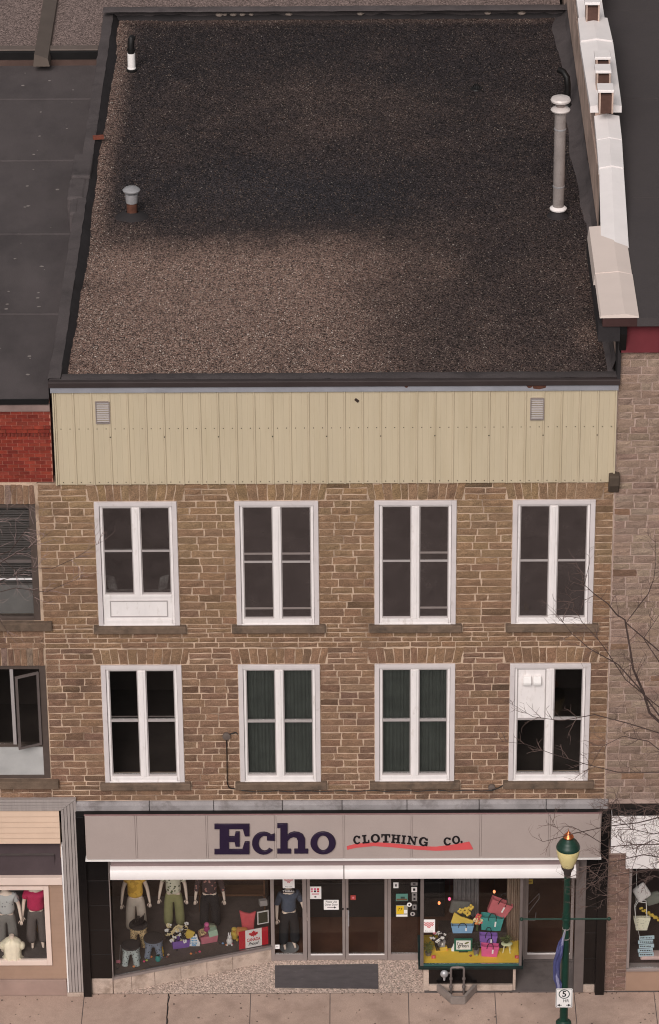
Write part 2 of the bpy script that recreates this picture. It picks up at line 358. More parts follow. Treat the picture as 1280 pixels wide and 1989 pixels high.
# lintels of upright stones
stones = []       # (x0,x1,z0,z1,palette)
for (a, b) in WX:
    for (z0, z1) in (ZU, ZL):
        zl, zh = z1+.015, (ZC-.02 if z1 > 10 else 8.80)
        A, B = a-.10, b+.12; x = A; n = 11
        ws = [random.uniform(.8, 1.25) for _ in range(n)]; s = sum(ws); cxm = (a+b)/2
        for k in range(n):
            wd = ws[k]/s*(B-A); xa, xb = x+.008, x+wd-.008; x += wd
            mb = MB(jit(random.choice(UPPER if z1 > 10 else BROWN), .10)); stone_mb(mb, xa, xb, zl, zh-random.uniform(0, .03), 0.0, .015, nx=3, nz=4)
            for i, p in enumerate(mb.v):            # fan the joints a little, as in a flat arch
                mb.v[i] = (p[0]+(p[0]-cxm)*.16*(p[2]-zl)/(zh-zl)*.5, p[1], p[2])
            mb.build('lintel_stone', M['stone'], SB)
# coursed stones
def band(z0, z1, spans, h, pal, lo=.26, hi=.58):
    for a, b in spans:
        for za, zb in courses(z0, z1, h*1.05, .09):
            for xa, xb in split_len(a, b, lo, hi): g_ = random.uniform(.0105, .015); stones.append((xa+g_, xb-g_, za+g_*.9, zb-g_*.9, pal))
def gaps(blocks, a=WALLL, b=WALLR):
    out = []; x = a
    for p, q in sorted(blocks):
        if p > x: out.append((x, p))
        x = max(x, q)
    if x < b: out.append((x, b))
    return out
band(ZB+.01, 5.30, [(WALLL, WALLR)], .14, LOWER)
band(5.30, 5.52, gaps([(a-.12, b+.14) for a, b in WX]), .11, LOWER)
band(5.52, 8.415, gaps(WX), .166, LOWER)
band(8.415, 8.815, gaps([(a-.14, b+.16) for a, b in WX]), .14, LOWER)
band(8.815, 9.18, [(WALLL, WALLR)], .125, BROWN)
band(9.18, 9.388, gaps([(a-.12, b+.14) for a, b in WX]), .11, BROWN)
band(9.388, 10.8, gaps(WX), .165, BROWN)
band(10.8, 12.31, gaps(WX), .165, UPPER)
band(12.31, ZC-.005, gaps([(a-.14, b+.16) for a, b in WX]), .14, UPPER)
stones.sort(key=lambda s: -(s[1]-s[0])*(s[3]-s[2]))
rest = MB()
for i, (a, b, c, d, pal) in enumerate(stones):
    t = jit(random.choice(pal), .055)
    if random.random() < .03: t = tuple(x*.62 for x in t)
    if i < 300:
        mb = MB(t); cx, cz = (a+b)/2, (c+d)/2
        stone_mb(mb, a-cx, b-cx, c-cz, d-cz, 0.0, .012); mb.build('stone', M['stone'], SB, loc=(cx, 0, cz))
    else: stone_mb(rest, a, b, c, d, 0.0, .012, ink=t)
rest.build('small_stones', M['stone'], SB, kind='stuff')

# window sills of stone
for a, b in WX:
    for z in (ZU[0], ZL[0]):
        mb = MB(); mb.box(a-.11, b+.13, -.12, .16, z-.165, z-.003)
        mb.build('window_sill', M['sill'], SB, bevel=.018)

# windows
def window(a, b, z0, z1, rail_v, kind):
    mb = MB()
    cw = .10
    mb.box(a, a+cw, -.045, .12, z0, z1); mb.box(b-cw, b, -.045, .12, z0, z1); mb.box(a+cw, b-cw, -.045, .12, z1-.095, z1)
    W = mb.build('window', M['casing'], SB, bevel=.006); mb = MB()
    fw = .055; a1, b1 = a+cw, b-cw
    mb.box(a1+.006, a1+fw, .006, .12, z0, z1-.101); mb.box(b1-fw, b1-.006, .006, .12, z0, z1-.101); mb.box(a1+fw, b1-fw, .006, .12, z1-.145, z1-.101)
    mb.box(a1+fw, b1-fw, -.03, .12, z0+.001, z0+.125); mb.box(a1-.0, b1+.0, -.05, -.0305, z0+.001, z0+.03)
    mb.build('inner_frame', M['white_vinyl'], W, bevel=.005)
    x0, x1 = a1+fw, b1-fw; xm = (x0+x1)/2; zlo, zhi = z0+.126, z1-.146; mw = .082
    if kind == 'panel':
        zp = z0+.66
        pm = MB(); pm.box(x0, x1, .0, .1, z0+.126, zp-.004); pm.build('bottom_panel', M['white_vinyl'], W, bevel=.004)
        pm = MB(); e = .03
        for q in ((x0+.09, x1-.09, z0+.19, z0+.21), (x0+.09, x1-.09, zp-.10, zp-.08), (x0+.09, x0+.11, z0+.21, zp-.10), (x1-.11, x1-.09, z0+.21, zp-.10)): pm.box(q[0], q[1], -.014, .0, q[2], q[3])
        pm.build('panel_moulding', M['sash'], W)
        pm = MB(); pm.box(x0, x1, -.022, .1, zp-.003, zp+.06); pm.build('transom', M['white_vinyl'], W, bevel=.004); zlo = zp+.061
    mb = MB(); mb.box(xm-mw, xm+mw, -.014, .1, zlo, zhi+.001); mb.box(xm-.035, xm+.035, -.03, -.0142, zlo, zhi)
    mb.build('mullion', M['white_vinyl'], W, bevel=.008)
    zr = az((a+b)*50+100, rail_v)
    for s, (p, q) in enumerate(((x0, xm-mw), (xm+mw, x1))):
        blank = kind == 'vented' and s == 0
        sm = MB(); e = .022
        sm.box(p, p+e, .02, .09, zlo, zhi); sm.box(q-e, q, .02, .09, zlo, zhi); sm.box(p+e, q-e, .02, .09, zhi-e, zhi); sm.box(p+e, q-e, .02, .09, zlo, zlo+.04)
        sm.box(p+e, q-e, .012, .085, zr-.022, zr+.024)
        sm.box(p+.004, p+.018, .004, .02, zhi-.19, zhi-.16)
        sm.build('sash', M['sash'], W)
        if blank:
            MB().box(p+e, q-e, .03, .06, zr+.025, zhi-e).build('blank_panel', M['white_vinyl'], W)
            for hx in (.15, .36):
                hx = p+.06+hx; hz = zhi-.28
                hd = MB(); hd.yz([(.029, hz-.1), (-.07, hz-.09), (-.085, hz-.02), (-.04, hz+.1), (.029, hz+.11)], hx-.085, hx+.085)
                hd.build('vent_hood', M['paper'], W, bevel=.012)
        else: MB().box(p+e, q-e, .05, .056, zr+.025, zhi-e).build('pane', M['glass'], W)
        MB().box(p+e, q-e, .036, .042, zlo+.041, zr-.023).build('pane', M['glass'], W)
        if kind in ('screen', 'panel', 'clutter', 'raised'):
            MB().box(p+e, q-e, .0265, .0295, zlo+.04, zhi-e).build('insect_screen', M['screen_thin' if kind == 'panel' else 'screen'], W)
        if kind == 'raised' or (kind == 'raised_right' and s == 1):
            for zz in (zr+.17, zlo+.22): MB().box(p+e, q-e, .018, .0262, zz, zz+.045).build('rail', M['alu'], W)
        if kind == 'raised_right': MB().box(p+e, q-e, .0265, .0295, zlo+.04, zhi-e).build('insect_screen', M['screen'], W)
        if kind == 'dark' :
            MB().box(p+e, q-e, .07, .085, zr+.06, zr+.085).build('rail', M['alu_dark'], W)
        if kind == 'curtain':
            n = 26; pts = [(p+(q-p)*i/n, .16+.010*sin(i*1.9+s)+.006*sin(i*.7)) for i in range(n+1)]
            cm = MB()
            for i in range(n): cm.quad((*pts[i], zlo-.1), (*pts[i+1], zlo-.1), (*pts[i+1], zhi+.05), (*pts[i], zhi+.05))
            for i in range(n): cm.quad((pts[i][0], pts[i][1]+.004, zlo-.1), (pts[i][0], pts[i][1]+.004, zhi+.05), (pts[i+1][0], pts[i+1][1]+.004, zhi+.05), (pts[i+1][0], pts[i+1][1]+.004, zlo-.1))
            cm.build('curtain', M['curtain_green'], W, smooth=True)
    return W
for i, (a, b) in enumerate(WX):
    window(a, b, *ZU, (1071, 1092, 1090, 1089)[i], ('panel', 'raised', 'raised_right', 'clutter')[i])
    window(a, b, *ZL, (1401, 1402, 1400, 1397)[i], ('dark', 'curtain', 'curtain', 'vented')[i])
# cladding
PW = (11.385-.03)/31; ribm = MB()
prof = [(0, 0), (.008, -.016), (.016, -.021), (.03, -.021), (.04, -.016), (.05, 0)]
prof += [(.12, 0), (.126, -.003), (.134, -.003), (.14, 0), (.235, 0), (.241, -.003), (.249, -.003), (.255, 0), (PW-.001, 0)]
zc0, zc1 = ZC+.002, 14.855
for (p, q) in zip(prof[:-1], prof[1:]): ribm.quad((p[0], p[1], zc0), (q[0], q[1], zc0), (q[0], q[1], zc1), (p[0], p[1], zc1))
for (p, q) in zip(prof[:-1], prof[1:]): ribm.quad((p[0], .012, zc0), (p[0], .012, zc1), (q[0], .012, zc1), (q[0], .012, zc0)); ribm.quad((p[0], p[1], zc0), (p[0], .012, zc0), (q[0], .012, zc0), (q[0], q[1], zc0))
pme = ribm.mesh('cladding_panel')
for k in range(31): link('cladding_panel', pme, M['clad'], SB, loc=(.03+k*PW, -.045+random.uniform(-.002, .002), 0))
MB().box(.0, .0295, -.085, .019, zc0, zc1).build('corner_trim', M['clad'], SB); MB().box(11.386, 11.42, -.085, .019, zc0, zc1).build('corner_trim', M['clad'], SB)
scw = MB()
zs = aty(640, 829)[1]
for k in range(62):
    x = .03+k*PW/2+PW*.5*.5+.03
    for zz in (zs, zc0+.05): scw.lathe([(.011, -.004), (.011, .004)], (0, 0, 0), 6); m_ = 12; scw.v[-m_:] = [(x+p[0], -.0475+p[2], zz+p[1]) for p in scw.v[-m_:]]
for k in range(3, 31, 3):
    x = .03+k*PW+.02; zz = zs-.18; scw.lathe([(.014, -.005), (.014, .005)], (0, 0, 0), 6); scw.v[-12:] = [(x+p[0], -.069+p[2], zz+p[1]) for p in scw.v[-12:]]
scw.build('screw', M['black'], SB, kind='stuff')
for u0, u1, v0, v1 in ((187, 211, 779, 818), (1032, 1055, 772, 811)):
    x0, x1 = ax(u0, v0), ax(u1, v0); z1, z0 = az(u0, v0), az(u0, v1)
    mb = MB(); mb.box(x0-.02, x0, -.085, -.03, z0-.02, z1+.02); mb.box(x1, x1+.02, -.085, -.03, z0-.02, z1+.02); mb.box(x0, x1, -.085, -.03, z1, z1+.02); mb.box(x0, x1, -.085, -.03, z0-.02, z0); mb.box(x0, x1, -.04, -.03, z0, z1)
    lv = mb.build('louvre_vent', M['alu'], SB); n = 9
    for k in range(n):
        zz = z0+(z1-z0)*(k+.5)/n; MB().obox(((x0+x1)/2, -.07, zz), ((x1-x0)/2-.001, 0, 0), (0, .013, .010), (0, -.0015, .002)).build('slat', M['sash'], lv)
# roof edge at the front
mb = MB(); mb.box(-.03, 11.44, -.10, .0, 14.856, 14.985); mb.build('flashing', M['flash'], SB)
for u0, u1, dz_ in ((1022, 1034, .03), (1033, 1061, .05), (785, 793, .015)):
    x0, x1 = ax(u0, 750), ax(u1, 750); MB().xz([(x0, 14.972), (x0+.03, 14.955-dz_), ((x0+x1)/2, 14.96-dz_*1.4), (x1-.02, 14.95-dz_*.6), (x1, 14.975)], -.1022, -.1005).build('rust_stain', M['rust'], SB)
mb = MB(); mb.yz([(-.14, 14.99), (-.14, 15.10), (-.12, 15.115), (-.02, 15.115), (-.02, 14.99)], -.06, 11.47); mb.build('fascia', M['fascia'], SB, bevel=.006)
ZG = 14.98
def rough_strip(rows, name, m, parent, jx_=.012, **kw):     # rows of points -> a lumpy surface
    mb = MB(); n = len(rows[0])
    for r in rows: mb.v += [(p[0]+random.uniform(-jx_, jx_), p[1]+random.uniform(-jx_, jx_), p[2]+random.uniform(-jx_, jx_)*.4) for p in r]
    for a in range(len(rows)-1):
        for i in range(n-1): mb.face((a*n+i, a*n+i+1, (a+1)*n+i+1, (a+1)*n+i))
    return mb.build(name, m, parent, smooth=True, **kw)
xs = np.linspace(-.05, 11.45, 60)
rough_strip([[(x, -.019, 15.112) for x in xs], [(x, .10, 15.105) for x in xs], [(x, .30, 15.09) for x in xs], [(x, .46+.02*sin(x*5), 14.985) for x in xs], [(x, .5, 14.9) for x in xs]], 'front_parapet', M['membrane'], SB)
ys = np.linspace(.02, 20.6, 90)
def lg(y): return .335-.02*sin(y*1.7)-.03*sin(y*.6+1)        # gravel edge on the left
rough_strip([[(-.07, y, 14.6) for y in ys], [(-.068, y, 15.11) for y in ys], [(-.04, y, 15.13) for y in ys], [(.175, y, 15.13) for y in ys]], 'side_parapet', M['membrane'], SB, jx_=.012)
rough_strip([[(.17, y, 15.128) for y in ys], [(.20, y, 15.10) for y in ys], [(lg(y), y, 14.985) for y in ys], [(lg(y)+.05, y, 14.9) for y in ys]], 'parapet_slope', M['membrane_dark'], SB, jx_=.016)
# patched stub on the left parapet
xa, ya = atz(160, 345, 15.15); xb, yb = atz(213, 302, 15.15)
MB().box(-.24, .20, ya, yb, 14.6, 15.20).build('parapet_patch', M['membrane'], SB, bevel=.05)
MB().box(-.27, .12, ya-1.1, ya-.02, 14.6, 15.15).build('parapet_patch', M['membrane'], SB, bevel=.06)
MB().box(-.17, .02, ya-1.9, ya-1.12, 14.6, 15.14).build('parapet_patch', M['membrane'], SB, bevel=.05)
YB = atz(640, 39, ZG)[1]; YT = atz(640, 20, 15.3)[1]; xs2 = np.linspace(-.07, 11.5, 50)
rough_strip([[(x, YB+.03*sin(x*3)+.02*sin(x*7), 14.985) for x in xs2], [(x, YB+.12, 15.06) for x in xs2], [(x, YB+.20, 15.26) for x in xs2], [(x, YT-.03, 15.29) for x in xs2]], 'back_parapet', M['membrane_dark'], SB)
rough_strip([[(x, YT-.035, 15.29) for x in xs2], [(x, YT, 15.31) for x in xs2], [(x, YT+.28, 15.31) for x in xs2], [(x, YT+.3, 14.6) for x in xs2]], 'parapet_top', M['membrane'], SB)
def sst(a, b, x): t = np.clip((x-a)/(b-a), 0, 1); return t*t*(3-2*t)
def rg(y): return 11.30-(.15+.06*sin(y*.55+.8)+.025*sin(y*2.3)+.16*sst(17.0, 18.6, y)*sst(20.4, 19.4, y))*(1 if y > 6 else max(0, y/6))-.02
ys3 = np.linspace(.35, 20.5, 80)
rough_strip([[(rg(y)-.04, y, 14.93) for y in ys3], [(rg(y), y, 14.99) for y in ys3], [(rg(y)+.12, y, 15.03) for y in ys3], [(11.34, y, 15.12) for y in ys3], [(11.405, y, 15.3) for y in ys3]], 'cant_strip', M['membrane'], SB, jx_=.012)
# gravel roof
def vnoise(x, y, s, seed):
    r = np.random.default_rng(seed); G = r.random((80, 80)); X, Y = x*s+7, y*s+7
    i, j = np.floor(X).astype(int) % 79, np.floor(Y).astype(int) % 79; fx, fy = X-np.floor(X), Y-np.floor(Y); fx = fx*fx*(3-2*fx); fy = fy*fy*(3-2*fy)
    return (G[i, j]*(1-fx)+G[i+1, j]*fx)*(1-fy)+(G[i, j+1]*(1-fx)+G[i+1, j+1]*fx)*fy
def bare(x, y):           # how clean and dry the stones lie: 1 pale gravel, 0 tar showing through
    n = .34*vnoise(x, y, .35, 1)+.26*vnoise(x, y, .9, 2)+.2*vnoise(x, y, 2.1, 3)+.2*vnoise(x, y, 4.7, 4); n = np.clip(.5+1.45*(n-.5), 0, 1)
    front = sst(8.3, 5.6, y+2.4*(n-.5))*(1-.85*sst(4.8, 8.4, x+3.2*(n-.5)))
    edge = sst(.95, .30, x+.5*(n-.5))*.8
    mid = .10*np.exp(-((y-14.5)/2.6)**2)*sst(9, 6, x)*sst(.2, 1.8, x)
    spot = .38*np.exp(-(((x-8.0)/1.2)**2+((y-5.6)/1.7)**2))+.4*np.exp(-(((x-11.0)/.5)**2+((y-2)/1.2)**2))
    edge2 = .3*sst(YB-.5, YB, y)
    return np.clip(np.maximum.reduce([front, edge, mid, spot, edge2])*(.5+1.0*n)+.20*(n-.35), 0, 1)
nx_, ny_ = 200, 340
gx = np.linspace(.2, 11.40, nx_); gy = np.linspace(.2, YB+.06, ny_); GX, GY = np.meshgrid(gx, gy)
gz = ZG+.012*vnoise(GX, GY, 1.3, 5)
me = bpy.data.meshes.new('gravel'); vv = np.stack([GX, GY, gz], -1).reshape(-1, 3)
q = np.arange(nx_*ny_).reshape(ny_, nx_); F_ = np.stack([q[:-1, :-1], q[:-1, 1:], q[1:, 1:], q[1:, :-1]], -1).reshape(-1, 4)
me.from_pydata(vv.tolist(), [], F_.tolist())
bl = bare(vv[:, 0], vv[:, 1])[:, None]
tint = (1-bl)*np.array(L((45, 40, 41)))+bl*np.array(L((116, 95, 86)))
blue = np.exp(-(((vv[:, 0]-4.5)/3.0)**2+((vv[:, 1]-9.6)/1.8)**2))[:, None]*(1-bl)
tint = tint*(1-.5*blue)+.5*blue*np.array(L((47, 47, 52)))
at = me.attributes.new('tint', 'FLOAT_COLOR', 'POINT'); at.data.foreach_set('color', np.hstack([tint, np.ones_like(bl)]).astype(np.float32).ravel())
def gravel_mat(name, tinted, rgb=(110, 96, 92), amp=.85):
    m = bpy.data.materials.new(name); m.use_nodes = True; n = m.node_tree.nodes; l = m.node_tree.links; b = n['Principled BSDF']; b.inputs['Roughness'].default_value = .9; b.inputs['Specular IOR Level'].default_value = .2
    g_ = n.new('ShaderNodeNewGeometry')
    if tinted: a = n.new('ShaderNodeAttribute'); a.attribute_name = 'tint'; c = a.outputs['Color']
    else: a = n.new('ShaderNodeRGB'); a.outputs[0].default_value = (*L(rgb), 1); c = a.outputs[0]
    h = None
    for sc_, lo, hi in ((34, 1-amp, 1+amp), (80, 1-amp*.7, 1+amp*.7)):
        v = n.new('ShaderNodeTexVoronoi'); v.inputs['Scale'].default_value = sc_; l.new(g_.outputs['Position'], v.inputs['Vector'])
        sp = n.new('ShaderNodeSeparateColor'); l.new(v.outputs['Color'], sp.inputs[0])
        r = n.new('ShaderNodeMapRange'); r.inputs[3].default_value = lo; r.inputs[4].default_value = hi; l.new(sp.outputs[0], r.inputs[0])
        t = n.new('ShaderNodeVectorMath'); t.operation = 'SCALE'; l.new(c, t.inputs[0]); l.new(r.outputs[0], t.inputs['Scale']); c = t.outputs[0]; h = h or v.outputs['Distance']
    l.new(c, b.inputs['Base Color'])
    bn = n.new('ShaderNodeBump'); bn.inputs['Strength'].default_value = .7; bn.inputs['Distance'].default_value = .02; bn.invert = True; l.new(h, bn.inputs['Height']); l.new(bn.outputs[0], b.inputs['Normal'])
    return m
link('gravel', me, gravel_mat('roof_gravel', True), SB, kind='stuff')
N = 150000
px, py = rng.uniform(.25, 11.36, N), rng.uniform(.35, YB+.05, N); lb = bare(px, py)
keep = rng.random(N) < (.22+.75*lb); px, py, lb = px[keep], py[keep], lb[keep]; N = len(px)
okx = (px > .335) & (px < np.array([rg(y) for y in py])); px, py, lb = px[okx], py[okx], lb[okx]; N = len(px)
sz = rng.uniform(.008, .021, N); ang = rng.uniform(0, 2*pi, N); pz = ZG+.012*vnoise(px, py, 1.3, 5)
V = np.zeros((N, 5, 3))
for k in range(4):
    a_ = ang+k*pi/2+rng.uniform(-.3, .3, N); rr = sz*rng.uniform(.7, 1.25, N); V[:, k, 0] = px+rr*np.cos(a_); V[:, k, 1] = py+rr*np.sin(a_); V[:, k, 2] = pz-.002
V[:, 4, 0] = px+rng.uniform(-.3, .3, N)*sz; V[:, 4, 1] = py+rng.uniform(-.3, .3, N)*sz; V[:, 4, 2] = pz+sz*rng.uniform(.6, 1.1, N)
base = (np.arange(N)*5)[:, None]; T = np.concatenate([base+np.array([k, (k+1) % 4, 4]) for k in range(4)], 1).reshape(-1, 3)
me = bpy.data.meshes.new('loose_gravel'); me.vertices.add(N*5); me.vertices.foreach_set('co', V.ravel())
nt_ = len(T); me.loops.add(nt_*3); me.loops.foreach_set('vertex_index', T.ravel().astype(np.int32)); me.polygons.add(nt_)
me.polygons.foreach_set('loop_start', np.arange(0, nt_*3, 3, dtype=np.int32)); me.update(calc_edges=True)
pal = np.array([L((150, 130, 118)), L((128, 110, 100)), L((96, 84, 80)), L((170, 152, 140)), L((120, 92, 80)), L((72, 64, 62)), L((205, 192, 182))])
pr = np.array([.20, .17, .16, .16, .12, .15, .04]); ci = pal[rng.choice(7, N, p=pr)]*(.32+.66*lb[:, None])
at = me.attributes.new('tint', 'FLOAT_COLOR', 'FACE'); at.data.foreach_set('color', np.hstack([np.repeat(ci, 4, 0), np.ones((N*4, 1))]).astype(np.float32).ravel())
link('loose_gravel', me, mat('pebble', None, .9, 0, tint=True), SB, kind='stuff')
MB().box(-.05, 11.42, .39, YB+.1, 14.3, 14.9).build('roof_deck', M['concrete_dark'], SB)
MB().box(-.06, 0.0-.003, .39, YT, 0, 14.6).build('side_wall', M['concrete_dark'], SB)
MB().box(0.0, 11.42, YB, YT, 0, 14.6).build('back_wall', M['concrete_dark'], SB)
# ------------------------------------------------------------------ shop front of the stone building
YD = 1.2
# concrete band and black strip over the sign
for a, b in ((148, 290), (291, 415), (416, 548), (549, 664), (665, 790), (791, 930), (931, 1060), (1061, 1181)):
    x0, x1 = ax(a, 1565), ax(b, 1565); dz = random.uniform(-.006, .006)
    mb = MB(); mb.yz([(-.10, 4.83), (-.10, 4.97+dz), (-.03, 5.025+dz), (.37, 5.025+dz), (.37, 4.83)], x0+.001, x1-.001); mb.build('band_block', M['band'], SB, bevel=.01)
XL0, XL1 = ax(152, 1700, -.1), ax(168, 1700, -.1)
XR0, XR1 = ax(1167, 1700, -.1), ax(1180, 1700, -.1)
MB().box(XL0, XR1, -.12, .37, 4.72, 4.826).build('head_strip', M['black'], SB)
MB().box(XL0, XL1, -.14, .3, 0.005, 4.716).build('pilaster', M['blackglass'], SB, bevel=.008)
xr_ = ax(1152, 1900, -.1)
MB().box(ax(1156, 1900, -.1), XR1, -.14, .3, 0.005, 4.716).build('pilaster', M['blackglass'], SB, bevel=.008)
# black tiles left and right
xt1 = ax(214, 1780, .0); zt0 = .40
def tiles(x0, x1, z0, z1, rows, y):
    MB().box(x0, x1, y+.012, .30, z0, z1).build('tile_backing', M['alu_dark'], SB)
    zz = np.linspace(z0, z1, rows+1)
    for a, b in zip(zz[:-1], zz[1:]): MB().box(x0+.003, x1-.003, y, y+.03, a+.005, b-.004).build('tile', M['blackglass'], SB, bevel=.003)
tiles(XL1+.002, xt1, zt0, 3.62, 5, .0)
xq0, xq1 = ax(1136, 1800, .0), ax(1156, 1900, -.1)-.002
tiles(xq0, xq1, .20, 3.62, 5, .0)
MB().box(XL1+.002, xt1, -.03, .3, 0.003, zt0-.002).build('plinth', M['concrete'], SB, bevel=.02)
MB().box(xq0, xq1, -.05, .3, 0.003, .198).build('plinth', M['concrete'], SB, bevel=.02)
mb = MB(); mb.box(ax(1117, 1800, 0), xq0-.002, -.03, .25, .004, 3.62); mb.build('side_post', M['alu_dark'], SB, bevel=.006)
# shop interior
mb = MB(); X0, X1, Y0, Y1, Z0, Z1 = .2, 11.2, .31, 6.0, -.01, 3.55
mb.quad((X0, Y0, Z0), (X1, Y0, Z0), (X1, Y1, Z0), (X0, Y1, Z0)); mb.quad((X0, .0, Z1), (X1, .0, Z1), (X1, Y1, Z1), (X0, Y1, Z1)); mb.quad((X0, Y1, Z0), (X1, Y1, Z0), (X1, Y1, Z1), (X0, Y1, Z1))
mb.quad((X0, Y0, Z0), (X0, Y1, Z0), (X0, Y1, Z1), (X0, Y0, Z1)); mb.quad((X1, Y0, Z0), (X1, Y1, Z0), (X1, Y1, Z1), (X1, Y0, Z1))
mb.build('shop_interior', mat('shop_interior', (88, 57, 42), .9, .25, 1.2), SB)
MB().box(4.2, 8.4, 4.2, 4.3, 0, 3.4).build('partition', mat('dark_red_wall', (70, 34, 38), .8, .15, 2), SB)
MB().box(4.45, 8.1, 2.9, 3.5, 0.01, .95).build('counter', mat('dark_counter', (30, 26, 26), .6, .15, 2), SB, bevel=.02)
# left display window, glazed at an angle
P0 = np.array([ax(219, 1894, .02), .02]); P1 = np.array([atz(527, 1829, .41)[0], 1.17])
ZB_ = .41; dP = P1-P0; LP = np.linalg.norm(dP); tP = dP/LP; nP = np.array([-tP[1], tP[0]])   # nP points into the shop
def al(t, off): return P0+tP*t+nP*off
def slanted(name, t0, t1, o0, o1, z0, z1, m, parent, bevel=0):
    p = [al(t0, o0), al(t1, o0), al(t1, o1), al(t0, o1)]; return MB().xy([tuple(q) for q in p], z0, z1).build(name, m, parent, bevel=bevel)
tt = [0, .42, .95, 1.55, 2.15, 2.75, LP]
for a, b in zip(tt[:-1], tt[1:]): slanted('bulkhead_block', a+.004, b-.004, -.03+random.uniform(-.004, .004), .16, .002, ZB_-.032, M['concrete'], SB, .012)
slanted('bulkhead_core', .01, LP-.01, .0, .14, .0, ZB_-.034, M['concrete_dark'], SB)
fr = slanted('display_window', -.02, LP+.02, -.05, .05, ZB_-.03, ZB_+.022, M['alu'], SB)
slanted('frame_rail', -.02, LP+.02, -.03, .03, ZB_+.0225, ZB_+.05, M['alu_dark'], fr)
slanted('pane', .06, LP-.04, .0, .008, ZB_+.0505, 3.0, M['shopglass'], fr)
MB().box(xt1+.003, P0[0]+.02, -.05, .12, ZB_-.03, 3.2).build('frame_post', M['alu'], fr, bevel=.004)
dfl = MB(); dfl.xy([tuple(al(0, .06)), tuple(al(LP, .06)), (P1[0]-.05, 3.2), (.45, 3.2)], ZB_-.08, ZB_-.004); dfl.build('display_floor', mat('display_carpet', (104, 92, 88), .95, .12, 5, .3, 80), SB)
MB().box(.45, P1[0]-.06, 3.21, 3.3, 0, 3.3).build('display_back', mat('display_back', (66, 45, 36), .9, .25, 2), SB)
# header over the doors and the display
MB().box(xt1, ax(1117, 1800, 0)-.002, -.02, 1.45, 3.02, 3.56).build('header', M['alu_dark'], SB)
# door wall
def dx(u): return ax(u, 1790, YD)
def dz(v): return az(660, v, YD)
ZD = .075
def post(u0, u1, name='frame_post', z1=3.02): MB().box(dx(u0), dx(u1), YD-.05, YD+.06, ZD-.03, z1).build(name, M['alu'], SB, bevel=.004)
post(526, 533); post(588, 596); post(753, 759.5)
MB().box(dx(526), dx(812), YD-.09, YD+.08, .03, ZD-.031).build('threshold', M['concrete'], SB)
def sidelight(u0, u1):
    s = MB(); x0, x1 = dx(u0)+.002, dx(u1)-.002
    s.box(x0, x1, YD-.04, YD+.04, ZD-.03, ZD+.13); s.box(x0, x1, YD-.04, YD+.04, 2.9, 3.0)
    sl = s.build('sidelight', M['alu'], SB, bevel=.003); MB().box(x0, x1, YD, YD+.008, ZD+.131, 2.899).build('pane', M['shopglass'], sl); return sl
sidelight(533, 588); sidelight(759.5, 812)
def door(u0, u1, hand, y=YD, zb=ZD-.02, stile=.065):
    x0, x1 = u0, u1; s = MB()
    s.box(x0, x0+stile, y-.035, y+.03, zb, 2.55); s.box(x1-stile, x1, y-.035, y+.03, zb, 2.55); s.box(x0+stile, x1-stile, y-.035, y+.03, zb, zb+.15); s.box(x0+stile, x1-stile, y-.035, y+.03, 2.45, 2.55)
    d = s.build('door', M['alu'], SB, bevel=.004)
    MB().box(x0+stile, x1-stile, y, y+.008, zb+.151, 2.449).build('pane', M['shopglass'], d)
    MB().box(x0+stile, x1-stile, y-.045, y-.0355, zb+.135, zb+.16).build('rail_highlight', M['white_vinyl'], d)  # white strip stands in for the highlight line along the bottom rail
    return d
dL = door(dx(597), dx(671)-.004, 'r'); dR = door(dx(671)+.004, dx(752.5), 'l')
hx = dx(677); MB().tube([(hx, YD-.04, 1.0), (hx, YD-.11, 1.02), (hx, YD-.11, 1.36), (hx, YD-.04, 1.38)], .014).build('handle', M['galv'], dR, smooth=True)
for q, d_ in ((dx(666), dL), (dx(675), dR)): MB().lathe([(.02, 0), (.02, .03)], (q, YD-.05, 1.42), 10).build('lock', M['black'], d_)
MB().box(dx(597), dx(752), YD-.05, YD+.05, 2.56, 3.02).build('transom', M['alu'], SB)
# entrance floor
XB0, XB1 = ax(816, 1868, 0), ax(1013, 1868, 0)
efl = MB(); pts = [tuple(al(0, -.02)), tuple(al(LP, -.02)), (dx(526), YD), (dx(812), YD), (XB0+.05, YD), (XB0+.1, -.02), (P0[0], -.02)]
k = len(efl.v); efl.v += [(p[0], p[1], .004+.045*max(0, p[1])/YD) for p in pts]; efl.face(range(k, k+len(pts)))
m_ter = gravel_mat('terrazzo', False, (182, 162, 150), .42)
efl.build('entrance_floor', m_ter, SB)
# bay display window
MB().box(XB0-.04, XB1+.04, -.06, 1.18, .64, .715).build('bay_sill', mat('dark_green', (24, 44, 42), .4, .15, 4, blot=((18, 22, 22), 3, .5, .1, .8)), SB, bevel=.01)
bp0, bp1 = ax(833, 1895, .1), ax(996, 1895, .1)
MB().box(bp0, bp1, .10, 1.18, .155, .639).build('bay_panel', M['blackglass'], SB)
MB().box(bp0-.12, bp0-.002, .06, 1.18, .004, .639).build('bay_cheek', M['concrete'], SB)
MB().box(bp1+.002, bp1+.06, .06, 1.18, .004, .639).build('bay_cheek', M['concrete'], SB)
MB().box(bp0, bp1+.001, .03, 1.18, .004, .153).build('bay_plinth', M['concrete'], SB, bevel=.015)
s = MB(); s.box(XB0, XB0+.075, -.03, .045, .716, 3.02); s.box(XB1-.06, XB1, -.03, .045, .716, 3.02)
by = MB().box(XB0, XB0+.075, -.03, .045, .716, 3.02).build('bay_window', M['alu_dark'], SB, bevel=.004); MB().box(XB1-.06, XB1, -.03, .045, .716, 3.02).build('frame_post', M['alu_dark'], by, bevel=.004)
